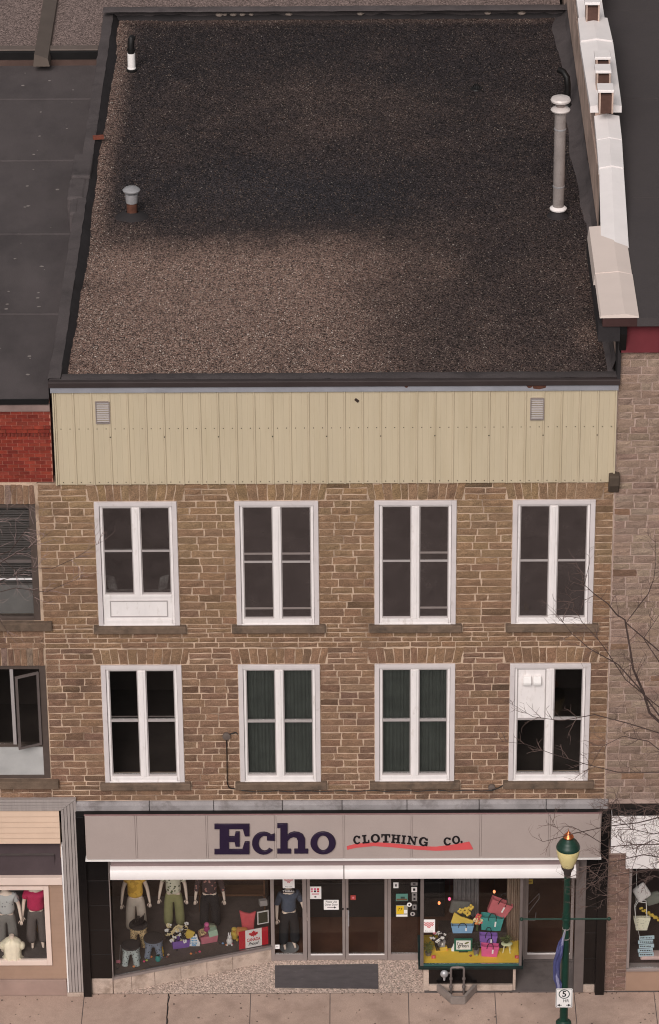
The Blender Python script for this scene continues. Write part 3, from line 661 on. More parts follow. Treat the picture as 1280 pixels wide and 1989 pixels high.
MB().box(XB0+.076, XB1-.061, -.005, .003, .76, 3.02).build('pane', M['shopglass'], by)
MB().box(XB0+.076, XB1-.061, -.03, .03, .716, .759).build('frame_rail', mat('teal_rail', (48, 84, 80), .45, .1, 4), by)
for xx in (XB0+.02, XB1-.04): MB().box(xx, xx+.008, .046, 1.14, .716, 3.02).build('side_pane', M['shopglass'], by)
MB().box(XB0+.03, XB1-.045, .05, 1.14, .7155, .735).build('display_board', mat('yellow_board', (240, 200, 72), .75, .06, 3), by)
# second door on the right
rx0, rx1 = ax(1014, 1790, YD), ax(1119, 1790, YD)
MB().box(rx0-.02, rx0+.06, YD-.05, YD+.05, .05, 3.02).build('frame_post', M['alu'], SB, bevel=.004)
d2 = door(rx0+.062, rx1-.06, 'l')
MB().box(rx0-.02, rx1, YD-.09, YD+.08, .03, .052).build('threshold', M['concrete_dark'], SB)
MB().tube([(rx0+.14, YD-.04, 1.36), (rx0+.14, YD-.10, 1.36), (rx0+.36, YD-.10, 1.72), (rx0+.36, YD-.10, 1.86), (rx0+.14, YD-.10, 1.58)], .010).build('handle', M['alu_dark'], d2, smooth=True)
MB().tube([(rx0+.14, YD-.04, 1.16), (rx0+.14, YD-.09, 1.14), (rx0+.28, YD-.09, 1.14), (rx0+.30, YD-.09, 1.34)], .010).build('pull', M['alu_dark'], d2, smooth=True)
MB().box(bp1+.062, ax(1118, 1900, 0)+.1, -.02, YD, -.01, .022).build('doorway_floor', M['concrete_dark'], SB)
MB().box(rx1-.0, rx1+.03, .1, YD, .02, 3.02).build('doorway_side', M['white'], SB)

# ------------------------------------------------------------------ shop sign
YS = -.34
def S(u, v): return aty(u, v, YS)
SG = thing('shop_sign', 'long grey shop sign board reading Echo Clothing Co. above the roller awning', 'sign', (5.6, YS, 3.6))
sx0, sx1 = ax(166, 1625, YS+.05), ax(1167, 1625, YS+.05); sz1, sz0 = az(640, 1581.5, YS+.05), az(640, 1667, YS+.05)
MB().box(sx0, sx1, YS+.05, -.145, sz0, sz1).build('sign_box', M['signgrey'], SG)
ed = [166, 264.5, 402, 535, 668, 800, 933.5, 1067, 1167]
for a, b in zip(ed[:-1], ed[1:]):
    MB().box(ax(a, 1625, YS)+.022, ax(b, 1625, YS)-.022, YS+.022, YS+.0495, sz0+.012, sz1-.012).build('sign_panel', M['signgrey'], SG, bevel=.004)
for u in ed[1:-1]: MB().box(ax(u, 1625, YS)-.016, ax(u, 1625, YS)+.016, YS+.026, YS+.0495, sz0+.012, sz1-.012).build('joint_strip', M['signgrey'], SG, bevel=.003)
mb = MB(); mb.box(sx0-.02, sx1+.02, YS-.004, -.1451, sz0-.028, sz0-.001); mb.build('sign_edge', M['paper'], SG)
mb = MB(); mb.box(sx0-.012, sx1+.012, YS+.03, YS+.06, sz1+.001, sz1+.012); mb.build('top_edge', mat('pink_edge', (150, 116, 116), .6), SG)
MB().box(sx0-.012, sx1+.012, YS+.061, -.1451, sz1+.001, sz1+.012).build('top_cover', M['black'], SG)
def arc(cx, cy, rx, ry, a0, a1, n=22): return [(cx+rx*cos(rad(a0+(a1-a0)*i/n)), cy-ry*sin(rad(a0+(a1-a0)*i/n))) for i in range(n+1)]
E_ = [(417, 1601), (484, 1601), (484, 1623), (476, 1623), (472, 1609), (444, 1609), (444, 1625), (456, 1625), (458, 1616), (465, 1616), (465, 1643), (458, 1643), (456, 1634), (444, 1634), (444, 1650), (471, 1650), (476, 1635), (484, 1635), (484, 1658), (417, 1658), (417, 1650), (427, 1650), (427, 1609), (417, 1609)]
c_ = arc(512, 1637.5, 22, 21, 48, 320)+arc(514, 1637.5, 12, 15.5, 318, 72)+[(519, 1623), (519, 1631), (533, 1632), (533, 1620)]
h_ = [(539, 1600), (558, 1600), (558, 1623), (563, 1618.5), (571, 1616), (580, 1617), (588, 1621), (592, 1629), (592, 1649.5), (598, 1649.5), (598, 1656.5), (572, 1656.5), (572, 1649.5), (579, 1649.5), (579, 1632), (576, 1626), (570, 1624.5), (563, 1627), (558, 1633), (558, 1649.5), (565, 1649.5), (565, 1656.5), (539, 1656.5), (539, 1649.5), (545, 1649.5), (545, 1607), (539, 1607)]
o_ = arc(627.5, 1637, 24, 21, 0, 351, 39); oi = arc(627.5, 1637, 12, 15.5, 0, 346, 26)
for outl in ([E_], [c_], [h_], [o_, oi]): upright([[S(*p) for p in o] for o in outl], .022, 0, YS, 0, 'letter', M['purple'], SG, bevel=.006)
U = {'L': [(0, 0), (1, 0), (1, .38), (.85, .38), (.8, .15), (.5, .15), (.5, .86), (.65, .86), (.65, 1), (0, 1), (0, .86), (.17, .86), (.17, .14), (0, .14)],
     'T': [(.2, 0), (.8, 0), (.8, .14), (.64, .14), (.64, .85), (.82, .85), (.88, .62), (1, .62), (1, 1), (0, 1), (0, .62), (.12, .62), (.18, .85), (.36, .85), (.36, .14), (.2, .14)],
     'H': [(0, 0), (.46, 0), (.46, .13), (.35, .13), (.35, .44), (.65, .44), (.65, .13), (.54, .13), (.54, 0), (1, 0), (1, .13), (.89, .13), (.89, .87), (1, .87), (1, 1), (.54, 1), (.54, .87), (.65, .87), (.65, .58), (.35, .58), (.35, .87), (.46, .87), (.46, 1), (0, 1), (0, .87), (.11, .87), (.11, .13), (0, .13)],
     'I': [(0, 0), (1, 0), (1, .14), (.75, .14), (.75, .86), (1, .86), (1, 1), (0, 1), (0, .86), (.25, .86), (.25, .14), (0, .14)],
     'N': [(0, 0), (.4, 0), (.4, .13), (.26, .13), (.26, .70), (.72, 0), (.88, 0), (.88, .87), (1, .87), (1, 1), (.6, 1), (.6, .87), (.74, .87), (.74, .32), (.30, 1), (0, 1), (0, .87), (.12, .87), (.12, .13), (0, .13)]}
def ua(cx, cy, rx, ry, a0, a1, n=18): return [(cx+rx*cos(rad(a0+(a1-a0)*i/n)), cy+ry*sin(rad(a0+(a1-a0)*i/n))) for i in range(n+1)]
U['C'] = ua(.5, .5, .5, .52, 50, 318)+ua(.54, .5, .27, .37, 315, 70)+[(.74, .66), (.98, .64), (.98, .9)]
U['G'] = ua(.5, .5, .5, .52, 50, 300)+[(.8, .04), (1, .04), (1, .5), (.56, .5), (.56, .38), (.74, .38), (.74, .2)]+ua(.54, .5, .27, .37, 300, 70)+[(.74, .68), (.96, .66), (.96, .9)]
for ch, x0, x1, y0, y1, r in (('C', 686, 700.5, 1624, 1640, 8), ('L', 703.5, 717, 1622.5, 1638.5, 5), ('O', 720, 738, 1621, 1637, 3), ('T', 740.5, 758, 1621, 1637, 0), ('H', 760, 777.5, 1622, 1638, -4), ('I', 780, 788, 1623.5, 1639.5, -6), ('N', 791, 810, 1625, 1641, -7), ('G', 813.5, 831, 1627, 1643.5, -8), ('C', 861.5, 876.5, 1627.5, 1642.5, 12), ('O', 878, 893.5, 1624.5, 1639.5, 9)):
    outs = [ua(.5, .5, .5, .52, 0, 350, 35), ua(.5, .5, .25, .37, 0, 345, 23)] if ch == 'O' else [U[ch]]
    cxp, cyp = (x0+x1)/2, (y0+y1)/2; res = []
    for o in outs:
        q = []
        for p in o:
            a_, b_ = (p[0]-.5)*(x1-x0), (p[1]-.5)*(y1-y0); q.append(S(cxp+a_*cos(rad(r))-b_*sin(rad(r)), cyp-(a_*sin(rad(r))+b_*cos(rad(r)))))
        res.append(q)
    upright(res, .008, 0, YS+.012, 0, 'letter', M['ink'], SG)
upright([[S(*p) for p in arc(896.5, 1636, 2.2, 2.2, 0, 330, 11)]], .008, 0, YS+.012, 0, 'full_stop', M['ink'], SG)
sw = [(78, 197), (110, 188), (150, 182), (220, 179), (300, 185), (400, 196), (480, 199), (560, 189), (632, 176), (650, 210), (560, 214), (480, 216), (400, 212), (300, 202), (200, 195), (120, 203), (80, 212)]
upright([[S(640+p[0]/2.327, 1560+p[1]/2.327) for p in sw]], .006, 0, YS+.014, 0, 'swoosh', M['swoosh'], SG)

# ------------------------------------------------------------------ roller awning, closed
YA = -.30
AW = thing('awning', 'closed roller awning in a long white cassette under the grey shop sign', 'awning', (5.5, YA, 3.0))
a0, a1, am = ax(214, 1700, YA), ax(1119, 1700, YA), ax(668, 1700, YA)
zt, zb = az(640, 1689, YA), az(640, 1708.5, YA)
def cass(x0, x1):
    pr = [(-.12, zb+.03), (-.26, zb), (-.31, zb+.02), (-.325, zb+.08), (-.32, zt-.06), (-.29, zt-.01), (-.22, zt+.01), (-.12, zt+.01)]
    MB().yz(pr, x0, x1).build('cassette', M['coping'], AW, smooth=True)
cass(a0, am-.012); cass(am+.012, a1)
MB().box(am-.0115, am+.0115, -.27, -.12, zb+.02, zt-.01).build('joint', M['alu'], AW)
MB().box(a0+.01, a1+.0, -.16, -.025, zt+.012, sz0-.075).build('back_rail', mat('mauve_rail', (132, 114, 113), .5, .05, 3), AW)
MB().box(a0-.02, a1+.01, -.24, -.1, sz0-.074, sz0-.03).build('top_rail', M['paper'], AW, bevel=.008)
MB().box(a0, a1, -.21, -.1605, sz0-.125, sz0-.098).build('front_bead', M['white_vinyl'], AW)
MB().box(a1+.003, a1+.05, -.3, -.05, zb-.0, zt+.12).build('end_bracket', M['alu_dark'], AW)
# ------------------------------------------------------------------ left neighbour
LB = thing('brick_building', 'left neighbour with red brick top, brown framed windows and a cream clad shop front', 'building', (-3.2, 0, 0))
lz1, lz0 = (az(40, 979), az(40, 1206)), (az(40, 1293), az(40, 1513))
hU = (-2.15, -.455, lz1[1], lz1[0]); hL = (-2.15, -.41, lz0[1], lz0[0])
mb = MB(); wall_sheet(mb, -6.0, -.402, 5.03, 12.76, [hU, hL], .006, .36); mb.build('wall', M['mortar'], LB)
mb = MB(); mb.box(-6.0, -.062, .012, .36, 12.765, 14.6); mb.build('brick_backing', M['mortar_red'], LB)
bz = np.linspace(12.775, 14.40, 21)
for r_, (za, zb_) in enumerate(zip(bz[:-1], bz[1:])):
    x = -1.42+(.115 if r_ % 2 else 0)
    while x < -.07:
        x1 = min(x+.222, -.064)
        if x1-x > .04:
            mb = MB(jit(random.choice(REDB), .15)); pr = .03 if r_ in (14, 15) else 0
            cx, cz = (x+x1)/2, (za+zb_)/2; ww, hh = (x1-x)/2-.0055, (zb_-za)/2-.0065
            mb.box(-ww, ww, -.002-pr+random.uniform(-.002, .002), .03, -hh, hh); mb.build('brick', M['brick'], LB, loc=(cx, 0, cz))
        x = x1+.001
mb = MB()
for i in range(17): xx = -1.40+i*.078; mb.box(xx, xx+.04, -.035, .012, bz[13]+.012, bz[14]-.002)
mb.build('dentil_course', M['brick'] if False else mat('dentil_brick', (112, 48, 40), .9, .2, 8), LB, kind='stuff')
MB().box(-6, -.062, -.03, .36, 14.405, 14.58).build('parapet_board', mat('weathered_board', (132, 112, 106), .9, .2, 2.5), LB)
for (h, zt_) in ((hU, az(40, 941)), (hL, az(40, 1259))):
    x = -1.45
    while x < -.50 if h is hU else x < -.46:
        wd = random.uniform(.105, .15); mb = MB(jit(random.choice(PINK+LOWER), .14)); stone_mb(mb, x+.009, x+wd-.009, h[3]+.01, zt_-random.uniform(0, .03), -.02, .014, nx=3, nz=4); mb.build('lintel_stone', M['stone'], LB); x += wd
for a, b in ((lz0[0]+.42, lz1[1]-.2), (5.05, lz0[1]-.2)):
    for za, zb_ in courses(a, b, .14):
        for xa, xb in split_len(-1.5, -.402, .25, .6):
            mb = MB(jit(random.choice(LOWER), .18)); cx, cz = (xa+xb)/2, (za+zb_)/2; stone_mb(mb, xa+.008-cx, xb-.008-cx, za+.008-cz, zb_-.008-cz, 0, .015); mb.build('stone', M['stone'], LB, loc=(cx, 0, cz))
for h, xr in ((hU, -.22), (hL, -.24)): MB().box(-2.3, xr, -.12, .12, h[2]-.19, h[2]-.002).build('window_sill', M['sill'], LB, bevel=.015)
brn = mat('brown_frame', (84, 72, 66), .6, .12, 4)
for h, kind in ((hU, 0), (hL, 1)):
    a, b, c, d = h; s = MB(); s.box(b-.14, b, .02, .16, c, d); s.box(a, a+.14, .02, .16, c, d); s.box(a+.14, b-.14, .02, .16, d-.10, d); s.box(a+.14, b-.14, .01, .16, c, c+.07)
    W = s.build('window', brn, LB, bevel=.006); x0, x1 = a+.14, b-.14
    if kind == 0:
        MB().box(x0, x1, .06, .12, (c+d)/2-.03, (c+d)/2+.03).build('rail', M['alu_dark'], W)
        bl_ = MB()
        for k in range(46): zz = c+.08+k*(d-c-.2)/46; bl_.box(x0, x1, .20, .204, zz, zz+.042)
        bl_.build('blind', mat('grey_blind', (92, 86, 84), .8, .1, 4), W, kind='stuff')
        MB().box(x0, x1, .19, .23, c+.07, c+.75).build('lower_blind', mat('pale_blind', (120, 116, 114), .8, .1, 4), W)
        MB().box(x0, x1, .08, .086, c+.07, d-.1).build('pane', M['glass'], W)
        MB().box(x0, x1, .05, .075, c+.95, c+.985).build('rail', M['white'], W)
    else:
        zp = az(40, 1452); MB().box(x0, x1, .06, .12, c+.07, zp).build('lower_panel', mat('white_panel', (176, 174, 172), .7, .12, 2), W)
        MB().box(x0, x1, .03, .14, zp+.001, zp+.06).build('rail', brn, W)
        MB().box(x1-.62, x1-.55, .03, .14, zp+.06, d-.1).build('mullion', M['sash'], W)
        ca, sa = cos(rad(-24)), sin(rad(-24)); hx_, hy_ = x1-.02, -.0   # an open casement, hinged on the right
        def cs(t, o): return (hx_-t*ca-o*sa, hy_+t*sa-o*ca)
        z0c, z1c = zp+.09, d-.14; sm = MB()
        for t0, t1, za, zb_ in ((0, .05, z0c, z1c), (.47, .52, z0c, z1c), (.05, .47, z0c, z0c+.05), (.05, .47, z1c-.05, z1c)): sm.xy([cs(t0, 0), cs(t1, 0), cs(t1, .04), cs(t0, .04)], za, zb_)
        sm.build('casement', M['alu_dark'], W); MB().xy([cs(.05, .018), cs(.47, .018), cs(.47, .024), cs(.05, .024)], z0c+.05, z1c-.05).build('pane', M['glass'], W)
        MB().box(x0, x1-.63, .08, .086, zp+.061, d-.1).build('pane', M['glass'], W)
mb = MB()
for za, zb_ in ((5.04, 8.85), (8.9, 12.7)):
    x0, x1, y0, y1 = -5.5, -.41, .37, 4.0
    mb.quad((x0, y0, za), (x1, y0, za), (x1, y1, za), (x0, y1, za)); mb.quad((x0, y0, zb_), (x1, y0, zb_), (x1, y1, zb_), (x0, y1, zb_)); mb.quad((x0, y1, za), (x1, y1, za), (x1, y1, zb_), (x0, y1, zb_)); mb.quad((x1, y0, za), (x1, y1, za), (x1, y1, zb_), (x1, y0, zb_)); mb.quad((x0, y0, za), (x0, y1, za), (x0, y1, zb_), (x0, y0, zb_))
mb.build('interior', M['room'], LB)
yL = 18.05
MB().box(-9, -.075, -.04, yL, 14.585, 14.665).build('roof', M['leftroof'], LB)
MB().box(-9, -.08, -.075, -.041, 14.585, 14.70).build('roof_edge', M['black'], LB)
for yy in (4.0, 8.1, 12.2, 15.9): rough_strip([[(x, yy-.05, 14.668) for x in np.linspace(-9, -.08, 30)], [(x, yy, 14.69) for x in np.linspace(-9, -.08, 30)], [(x, yy+.05, 14.667) for x in np.linspace(-9, -.08, 30)]], 'roof_seam', M['leftroof'], LB, jx_=.004)
sp = MB()
for i in range(70):
    x, y = random.uniform(-3.3, -.35), random.uniform(.6, 17.6); a_ = random.uniform(.01, .045)
    x = round(x/.62)*.62+random.uniform(-.05, .05)
    sp.xy([(x+a_*1.3*cos(t)*random.uniform(.6, 1.2), y+a_*sin(t)*random.uniform(.6, 1.2)) for t in np.linspace(0, 2*pi, 7)[:-1]], 14.6655, 14.669)
sp.build('roof_fleck', mat('pale_fleck', (134, 126, 122), .9, .2, 8), LB, kind='stuff')
# shop front of the left neighbour
cream = mat('cream_siding', (206, 178, 156), .6, .05, 2); tan_s = mat('tan_siding', (156, 128, 110), .7, .08, 2); creamf = mat('cream_frame', (224, 202, 190), .5, .05, 2); flu = mat('fluted_trim', (156, 146, 142), .6, .1, 3, stretch=(8, 8, .6))
Yp = -.10
pxl, pxr = ax(121, 1700, Yp)+.03, ax(156.5, 1750, Yp)
hz0, hz1 = az(80, 1575, Yp), az(80, 1553, Yp)
for k in range(4):
    za, zb_ = hz0+(hz1-hz0)*k/4, hz0+(hz1-hz0)*(k+1)/4; xe = pxl+(pxr-pxl)*(k+.5)/4
    MB().xz([(-6, za+.004), (pxl+(pxr-pxl)*k/4, za+.004), (pxl+(pxr-pxl)*(k+1)/4, zb_-.004), (-6, zb_-.004)], Yp-.01, .1).build('header_board', flu, LB, bevel=.008)
for k in range(5):
    xa, xb = pxl+(pxr-pxl)*k/5, pxl+(pxr-pxl)*(k+1)/5
    MB().xz([(xa+.004, .10), (xb-.004, .10), (xb-.004, hz0+(hz1-hz0)*(k+1)/5-.008), (xa+.004, hz0+(hz1-hz0)*k/5-.008)], Yp, .1).build('pilaster_board', flu, LB, bevel=.008)
MB().box(pxl-.035, pxl-.004, Yp+.0, .1, .10, 3.92).build('corner_bead', M['white_vinyl'], LB)
MB().box(pxl-.05, pxr+.0, Yp-.03, .1, .003, .098).build('pilaster_base', M['concrete'], LB, bevel=.01)
sz_ = np.linspace(az(60, 1637, -.06), hz0-.01, 7)
for a, b in zip(sz_[:-1], sz_[1:]): MB().yz([(-.095, a), (-.055, b-.010), (-.02, b-.010), (-.02, a)], -6, pxl-.04).build('siding_board', cream, LB)
bz1, bz0 = az(60, 1704, -.08), az(60, 1718, -.08)
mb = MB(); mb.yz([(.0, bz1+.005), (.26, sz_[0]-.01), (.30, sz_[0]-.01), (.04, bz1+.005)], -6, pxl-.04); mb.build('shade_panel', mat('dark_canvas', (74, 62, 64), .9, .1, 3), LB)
MB().yz([(.0, sz_[0]-.42), (.0, sz_[0]-.006), (.3, sz_[0]-.006)], pxl-.06, pxl-.041).build('recess_side', tan_s, LB)
MB().box(-6, pxl-.04, -.0, .7, sz_[0]-.005, sz_[0]+.02).build('soffit', cream, LB)
MB().box(-6, pxl-.04, -.11, .1, bz0, bz1).build('beam', creamf, LB, bevel=.008)
wz1, wz0 = az(45, 1722, -.05), az(45, 1875, -.05); wx1 = ax(98, 1800, -.05)
zz = np.linspace(.42, bz0-.003, 22)
for a, b in zip(zz[:-1], zz[1:]):
    if b < wz0: MB().yz([(-.02, a), (-.005, b-.004), (.03, b-.004), (.03, a)], -6, pxl-.04).build('siding_board', tan_s, LB)
    else: MB().yz([(-.02, a), (-.005, b-.004), (.03, b-.004), (.03, a)], wx1-.02, pxl-.04).build('siding_board', tan_s, LB)
MB().box(-6, pxl-.052, -.08, .1, .003, .418).build('base', mat('pink_concrete', (156, 132, 122), .95, .12, 2, .2, 50), LB, bevel=.01)
s = MB(); s.box(wx1-.11, wx1, -.06, .05, wz0, wz1); s.box(-6, wx1-.11, -.06, .05, wz1-.09, wz1); s.box(-6, wx1-.11, -.06, .05, wz0, wz0+.12)
dw = s.build('display_window', creamf, LB, bevel=.006); MB().box(-6, wx1-.11, .0, .008, wz0+.12, wz1-.09).build('pane', M['shopglass'], dw)
mb = MB(); X0, X1, Y0, Y1, Z0, Z1 = -5.8, wx1+.15, .06, 3.0, wz0+.10, 3.6
for q in (((X0, Y0, Z0), (X1, Y0, Z0), (X1, Y1, Z0), (X0, Y1, Z0)), ((X0, Y0, Z1), (X1, Y0, Z1), (X1, Y1, Z1), (X0, Y1, Z1)), ((X0, Y1, Z0), (X1, Y1, Z0), (X1, Y1, Z1), (X0, Y1, Z1)), ((X1, Y0, Z0), (X1, Y1, Z0), (X1, Y1, Z1), (X1, Y0, Z1)), ((X0, Y0, Z0), (X0, Y1, Z0), (X0, Y1, Z1), (X0, Y0, Z1))): mb.quad(*q)
mb.build('display_interior', mat('display_grey', (92, 84, 82), .9, .15, 2), LB)
MB().box(-9, -.09, 4.7, yL, .0, 14.58).build('body', M['concrete_dark'], LB)

# ------------------------------------------------------------------ right neighbour
RB = thing('stone_neighbour', 'right neighbour of pale stone with maroon eaves, dark roof and white party wall coping', 'building', (13.5, 0, 0))
MB().box(11.425, 22, .014, .36, 4.9, 15.70).build('wall', M['mortar_pale'], RB)
zc_ = 5.02; n_ = 0
cz_l = []
while zc_ < 15.62: h_c = random.uniform(.135, .185); cz_l.append((zc_, min(zc_+h_c, 15.69))); zc_ += h_c
for za, zb_ in cz_l:
    x = 11.43+random.uniform(0, .05)
    for xa, xb in split_len(11.44, 13.05, .22, .52):
        mb = MB(jit(random.choice(PINK if random.random() < .96 else LOWER), .075)); cx, cz = (xa+xb)/2, (za+zb_)/2
        stone_mb(mb, xa+.011-cx, xb-.011-cx, za+.010-cz, zb_-.010-cz, 0, .014); mb.build('stone', M['stone'], RB, loc=(cx, .004, cz))
MB().box(11.445, 22, -.10, .3, 15.701, 16.40).build('maroon_frieze', M['maroon'], RB)
dbr = mat('dark_brown_paint', (66, 44, 42), .6, .15, 3)
MB().box(11.06, 22, -.36, .3, 16.402, 16.60).build('eaves', dbr, RB, bevel=.01)
MB().yz([(-.1, 15.75), (-.30, 16.2), (-.32, 16.4), (-.0, 16.4), (.0, 15.75)], 11.425, 11.56).build('eaves_bracket', M['black'], RB)
MB().box(11.405, 11.47, -.10, .6, 14.99, 16.4).build('corner_flashing', M['membrane_dark'], RB)
MB().yz([(-.2, 12.72), (-.22, 12.95), (.05, 12.95), (.05, 12.45), (-.06, 12.5)], 11.30, 11.52).build('corbel', mat('dark_corbel', (84, 72, 62), .95, .2, 4, .4, 30), RB, bevel=.03)
MB().box(11.75, 24, -.38, 42, 16.42, 16.61).build('roof', M['rightroof'], RB)
for yy in (5.5, 11, 16.5): MB().box(12, 24, yy, yy+.06, 16.611, 16.622).build('roof_seam', M['rightroof'], RB)
MB().box(11.73, 24, 3.3, 42, 0, 16.41).build('body', M['concrete_dark'], RB)
# party wall
MB().box(11.41, 11.72, .38, 22.5, 14.3, 16.44).build('party_wall', M['render'], RB)
MB().yz([(3.0, 16.45), (3.0, 16.53), (6.2, 16.87), (8.75, 17.03), (8.8, 17.20), (22.5, 17.26), (22.5, 16.621), (3.5, 16.621)], 11.412, 11.72).build('party_wall_top', M['render'], RB)
mb = MB(); mb.box(11.395, 11.409, 6.0, 6.5, 15.1, 16.8); mb.build('wall_stain', M['black'], RB)
def cap(pts, name='coping'):         # pts: (y, z) along the wall; two sloped sides and a ridge
    mb = MB(); rg_ = []
    for y, z, xa, xb in pts: rg_.append([(xa, y, z-.15), (xb, y, z-.15), (xb, y, z), ((xa+xb)/2, y, z+.055), (xa, y, z)])
    mb.rings(rg_); return mb.build(name, M['coping'], RB)
cap([(2.95, 16.64, 11.22, 11.79), (6.2, 16.98, 11.36, 11.88)]); cap([(6.22, 17.0, 11.35, 11.88), (7.6, 17.05, 11.38, 11.93)]); cap([(7.62, 17.06, 11.38, 11.93), (8.75, 17.14, 11.39, 11.94)])
cap([(8.77, 17.36, 11.30, 11.99), (12.4, 17.42, 11.27, 12.02)]); cap([(12.43, 17.45, 11.28, 12.01), (13.9, 17.43, 11.30, 11.98)])
cap([(13.92, 17.22, 11.36, 11.95), (15.7, 17.24, 11.36, 11.95)]); cap([(15.72, 17.44, 11.28, 12.03), (19.6, 17.46, 11.25, 12.06)])
mb = MB(); mb.rings([[(11.00, y, 16.605), (11.03, y, 16.66), (11.50, y, 16.70), (11.78, y, 16.64), (11.78, y, 16.612)] for y in (-.385, 1.6)]); mb.build('wide_coping', M['coping_beige'], RB)
mb = MB(); mb.rings([[(10.99, y, 16.40), (11.02, y, 16.67), (11.49, y, 16.71), (11.77, y, 16.645), (11.77, y, 16.40)] for y in (1.605, 3.9)]); mb.build('wide_coping', M['coping_beige'], RB)
MB().box(10.985, 11.42, -.30, 3.9, 16.05, 16.39).build('coping_face', M['membrane_dark'], RB)
brown_in = mat('flue_opening', (86, 62, 54), .9, .2, 6)
for u, v, s_ in ((1177, 190, 1.0), (1172, 150, .85), (1171, 124, .9), (1151, 18, 1.0)):
    X, Y = atz(u, v+26*s_, 17.44); h = .46*s_; wd = .155
    s = MB(); s.box(X-wd, X-wd+.035, Y, Y+.42, 17.38, 17.38+h); s.box(X+wd-.035, X+wd, Y, Y+.42, 17.38, 17.38+h); s.box(X-wd+.035, X+wd-.035, Y+.385, Y+.42, 17.38, 17.38+h)
    ch = s.build('chimney', M['render'], RB); MB().box(X-wd+.035, X+wd-.035, Y+.02, Y+.384, 17.38, 17.38+h-.05).build('flue_brick', brown_in, ch)
    MB().box(X-wd-.03, X+wd+.02, Y+.05, Y+.47, 17.38+h+.001, 17.38+h+.07).build('chimney_cap', M['coping'], ch, bevel=.015)
# shop front of the right neighbour
MB().box(XR1+.06, 22, -.16, .3, 4.70, 4.90).build('head_strip', M['black'], RB)
ry = -.10; rx_a, rx_b = XR1+.05, ax(1217, 1620, ry)
MB().box(rx_a, rx_b, ry-.05, .1, az(1200, 1655, ry), 4.695).build('sign_fascia', M['coping'], RB, bevel=.006); MB().box(rx_b+.004, 22, ry-.07, .1, az(1250, 1684, ry), 4.695).build('sign_fascia', M['coping'], RB, bevel=.006)
rp0, rp1 = XR1+.02, ax(1219, 1800, 0)
MB().box(rp0, rp1, .012, .4, .003, 3.75).build('pier', M['mortar_pale'], RB)
zz = np.linspace(.02, 3.6, 39)
for i, (a, b) in enumerate(zip(zz[:-1], zz[1:])):
    wl = rp1-rp0; c0 = rp0+wl*(.55 if i % 2 else .42)
    for xa, xb in ((rp0+.002, c0), (c0, rp1-.002)):
        mb = MB(jit(L((128, 103, 92)), .14)); cx, cz = (xa+xb)/2, (a+b)/2; ww, hh = (xb-xa)/2-.005, (b-a)/2-.005
        stone_mb(mb, -ww, ww, -hh, hh, .004, .009, nx=3, nz=3, depth=.02); mb.build('brick', M['stone'], RB, loc=(cx, 0, cz))
z_s = az(1250, 1880, 0)
MB().box(rp1+.003, 22, .02, .4, .003, z_s-.07).build('stall_riser', tan_s, RB)
s = MB(); s.box(rp1+.003, 22, -.05, .2, z_s-.065, z_s); s.box(rp1+.003, rp1+.06, -.02, .1, z_s+.001, 3.6)
rw = s.build('display_window', M['alu'], RB, bevel=.006); MB().box(rp1+.061, 22, .02, .028, z_s+.001, 3.6).build('pane', M['shopglass'], rw)
mb = MB(); X0, X1, Y0, Y1, Z0, Z1 = rp1+.03, 20, .11, 3.0, z_s-.02, 3.7
for q in (((X0, Y0, Z0), (X1, Y0, Z0), (X1, Y1, Z0), (X0, Y1, Z0)), ((X0, Y0, Z1), (X1, Y0, Z1), (X1, Y1, Z1), (X0, Y1, Z1)), ((X0, Y1, Z0), (X1, Y1, Z0), (X1, Y1, Z1), (X0, Y1, Z1)), ((X0, Y0, Z0), (X0, Y1, Z0), (X0, Y1, Z1), (X0, Y0, Z1))): mb.quad(*q)
mb.build('display_interior', mat('display_brown', (66, 52, 50), .9, .2, 2), RB)

# ------------------------------------------------------------------ buildings behind
BB = thing('rear_building', 'rear building with a grey gravel roof crossed by a brown metal ridge', 'building', (-4, 24, 0))
m_bg = gravel_mat('pale_gravel', False, (124, 108, 103), .6)
ZR = 14.95
g = MB(); g.quad((-30, 18.5, ZR), (-.08, 18.5, ZR), (-.08, YT+.31, ZR), (-30, YT+.31, ZR)); g.quad((-30, YT+.31, ZR), (11.3, YT+.31, ZR), (11.3, 60, ZR), (-30, 60, ZR)); g.build('roof_gravel', m_bg, BB, kind='stuff')
MB().box(-30, -.09, 18.22, 18.5, 14.4, 15.02).build('roof_edge', mat('brown_edge', (104, 92, 86), .7, .15, 2), BB, bevel=.02)
MB().box(-30, -.09, 18.1, 18.219, 14.4, 14.99).build('fascia', M['black'], BB)
MB().box(-30, -.09, 18.05, 18.099, 14.3, 14.8).build('base_flashing', mat('brown_stain', (84, 66, 60), .9, .2, 2), BB)
d0 = atz(80, 118, 15.0); d1 = atz(99, 0, 15.0)
dd = np.array(d1)-np.array(d0); dd /= np.linalg.norm(dd)
nn = np.array([dd[1], -dd[0]]); mb = MB(); rr_ = []
for t in (0, 24): c = np.array(d0)+dd*t; rr_.append([(c[0]-nn[0]*.20, c[1]-nn[1]*.20, ZR-.1), (c[0]+nn[0]*.2, c[1]+nn[1]*.2, ZR-.1), (c[0]+nn[0]*.16, c[1]+nn[1]*.16, ZR+.10), (c[0]-nn[0]*.16, c[1]-nn[1]*.16, ZR+.22)])
mb.rings(rr_); mb.build('ridge', mat('ridge_metal', (98, 87, 80), .6, .1, 2), BB)
MB().box(-30, 11.3, YT+.7, 60, 0, 14.9).build('body', M['concrete_dark'], BB)

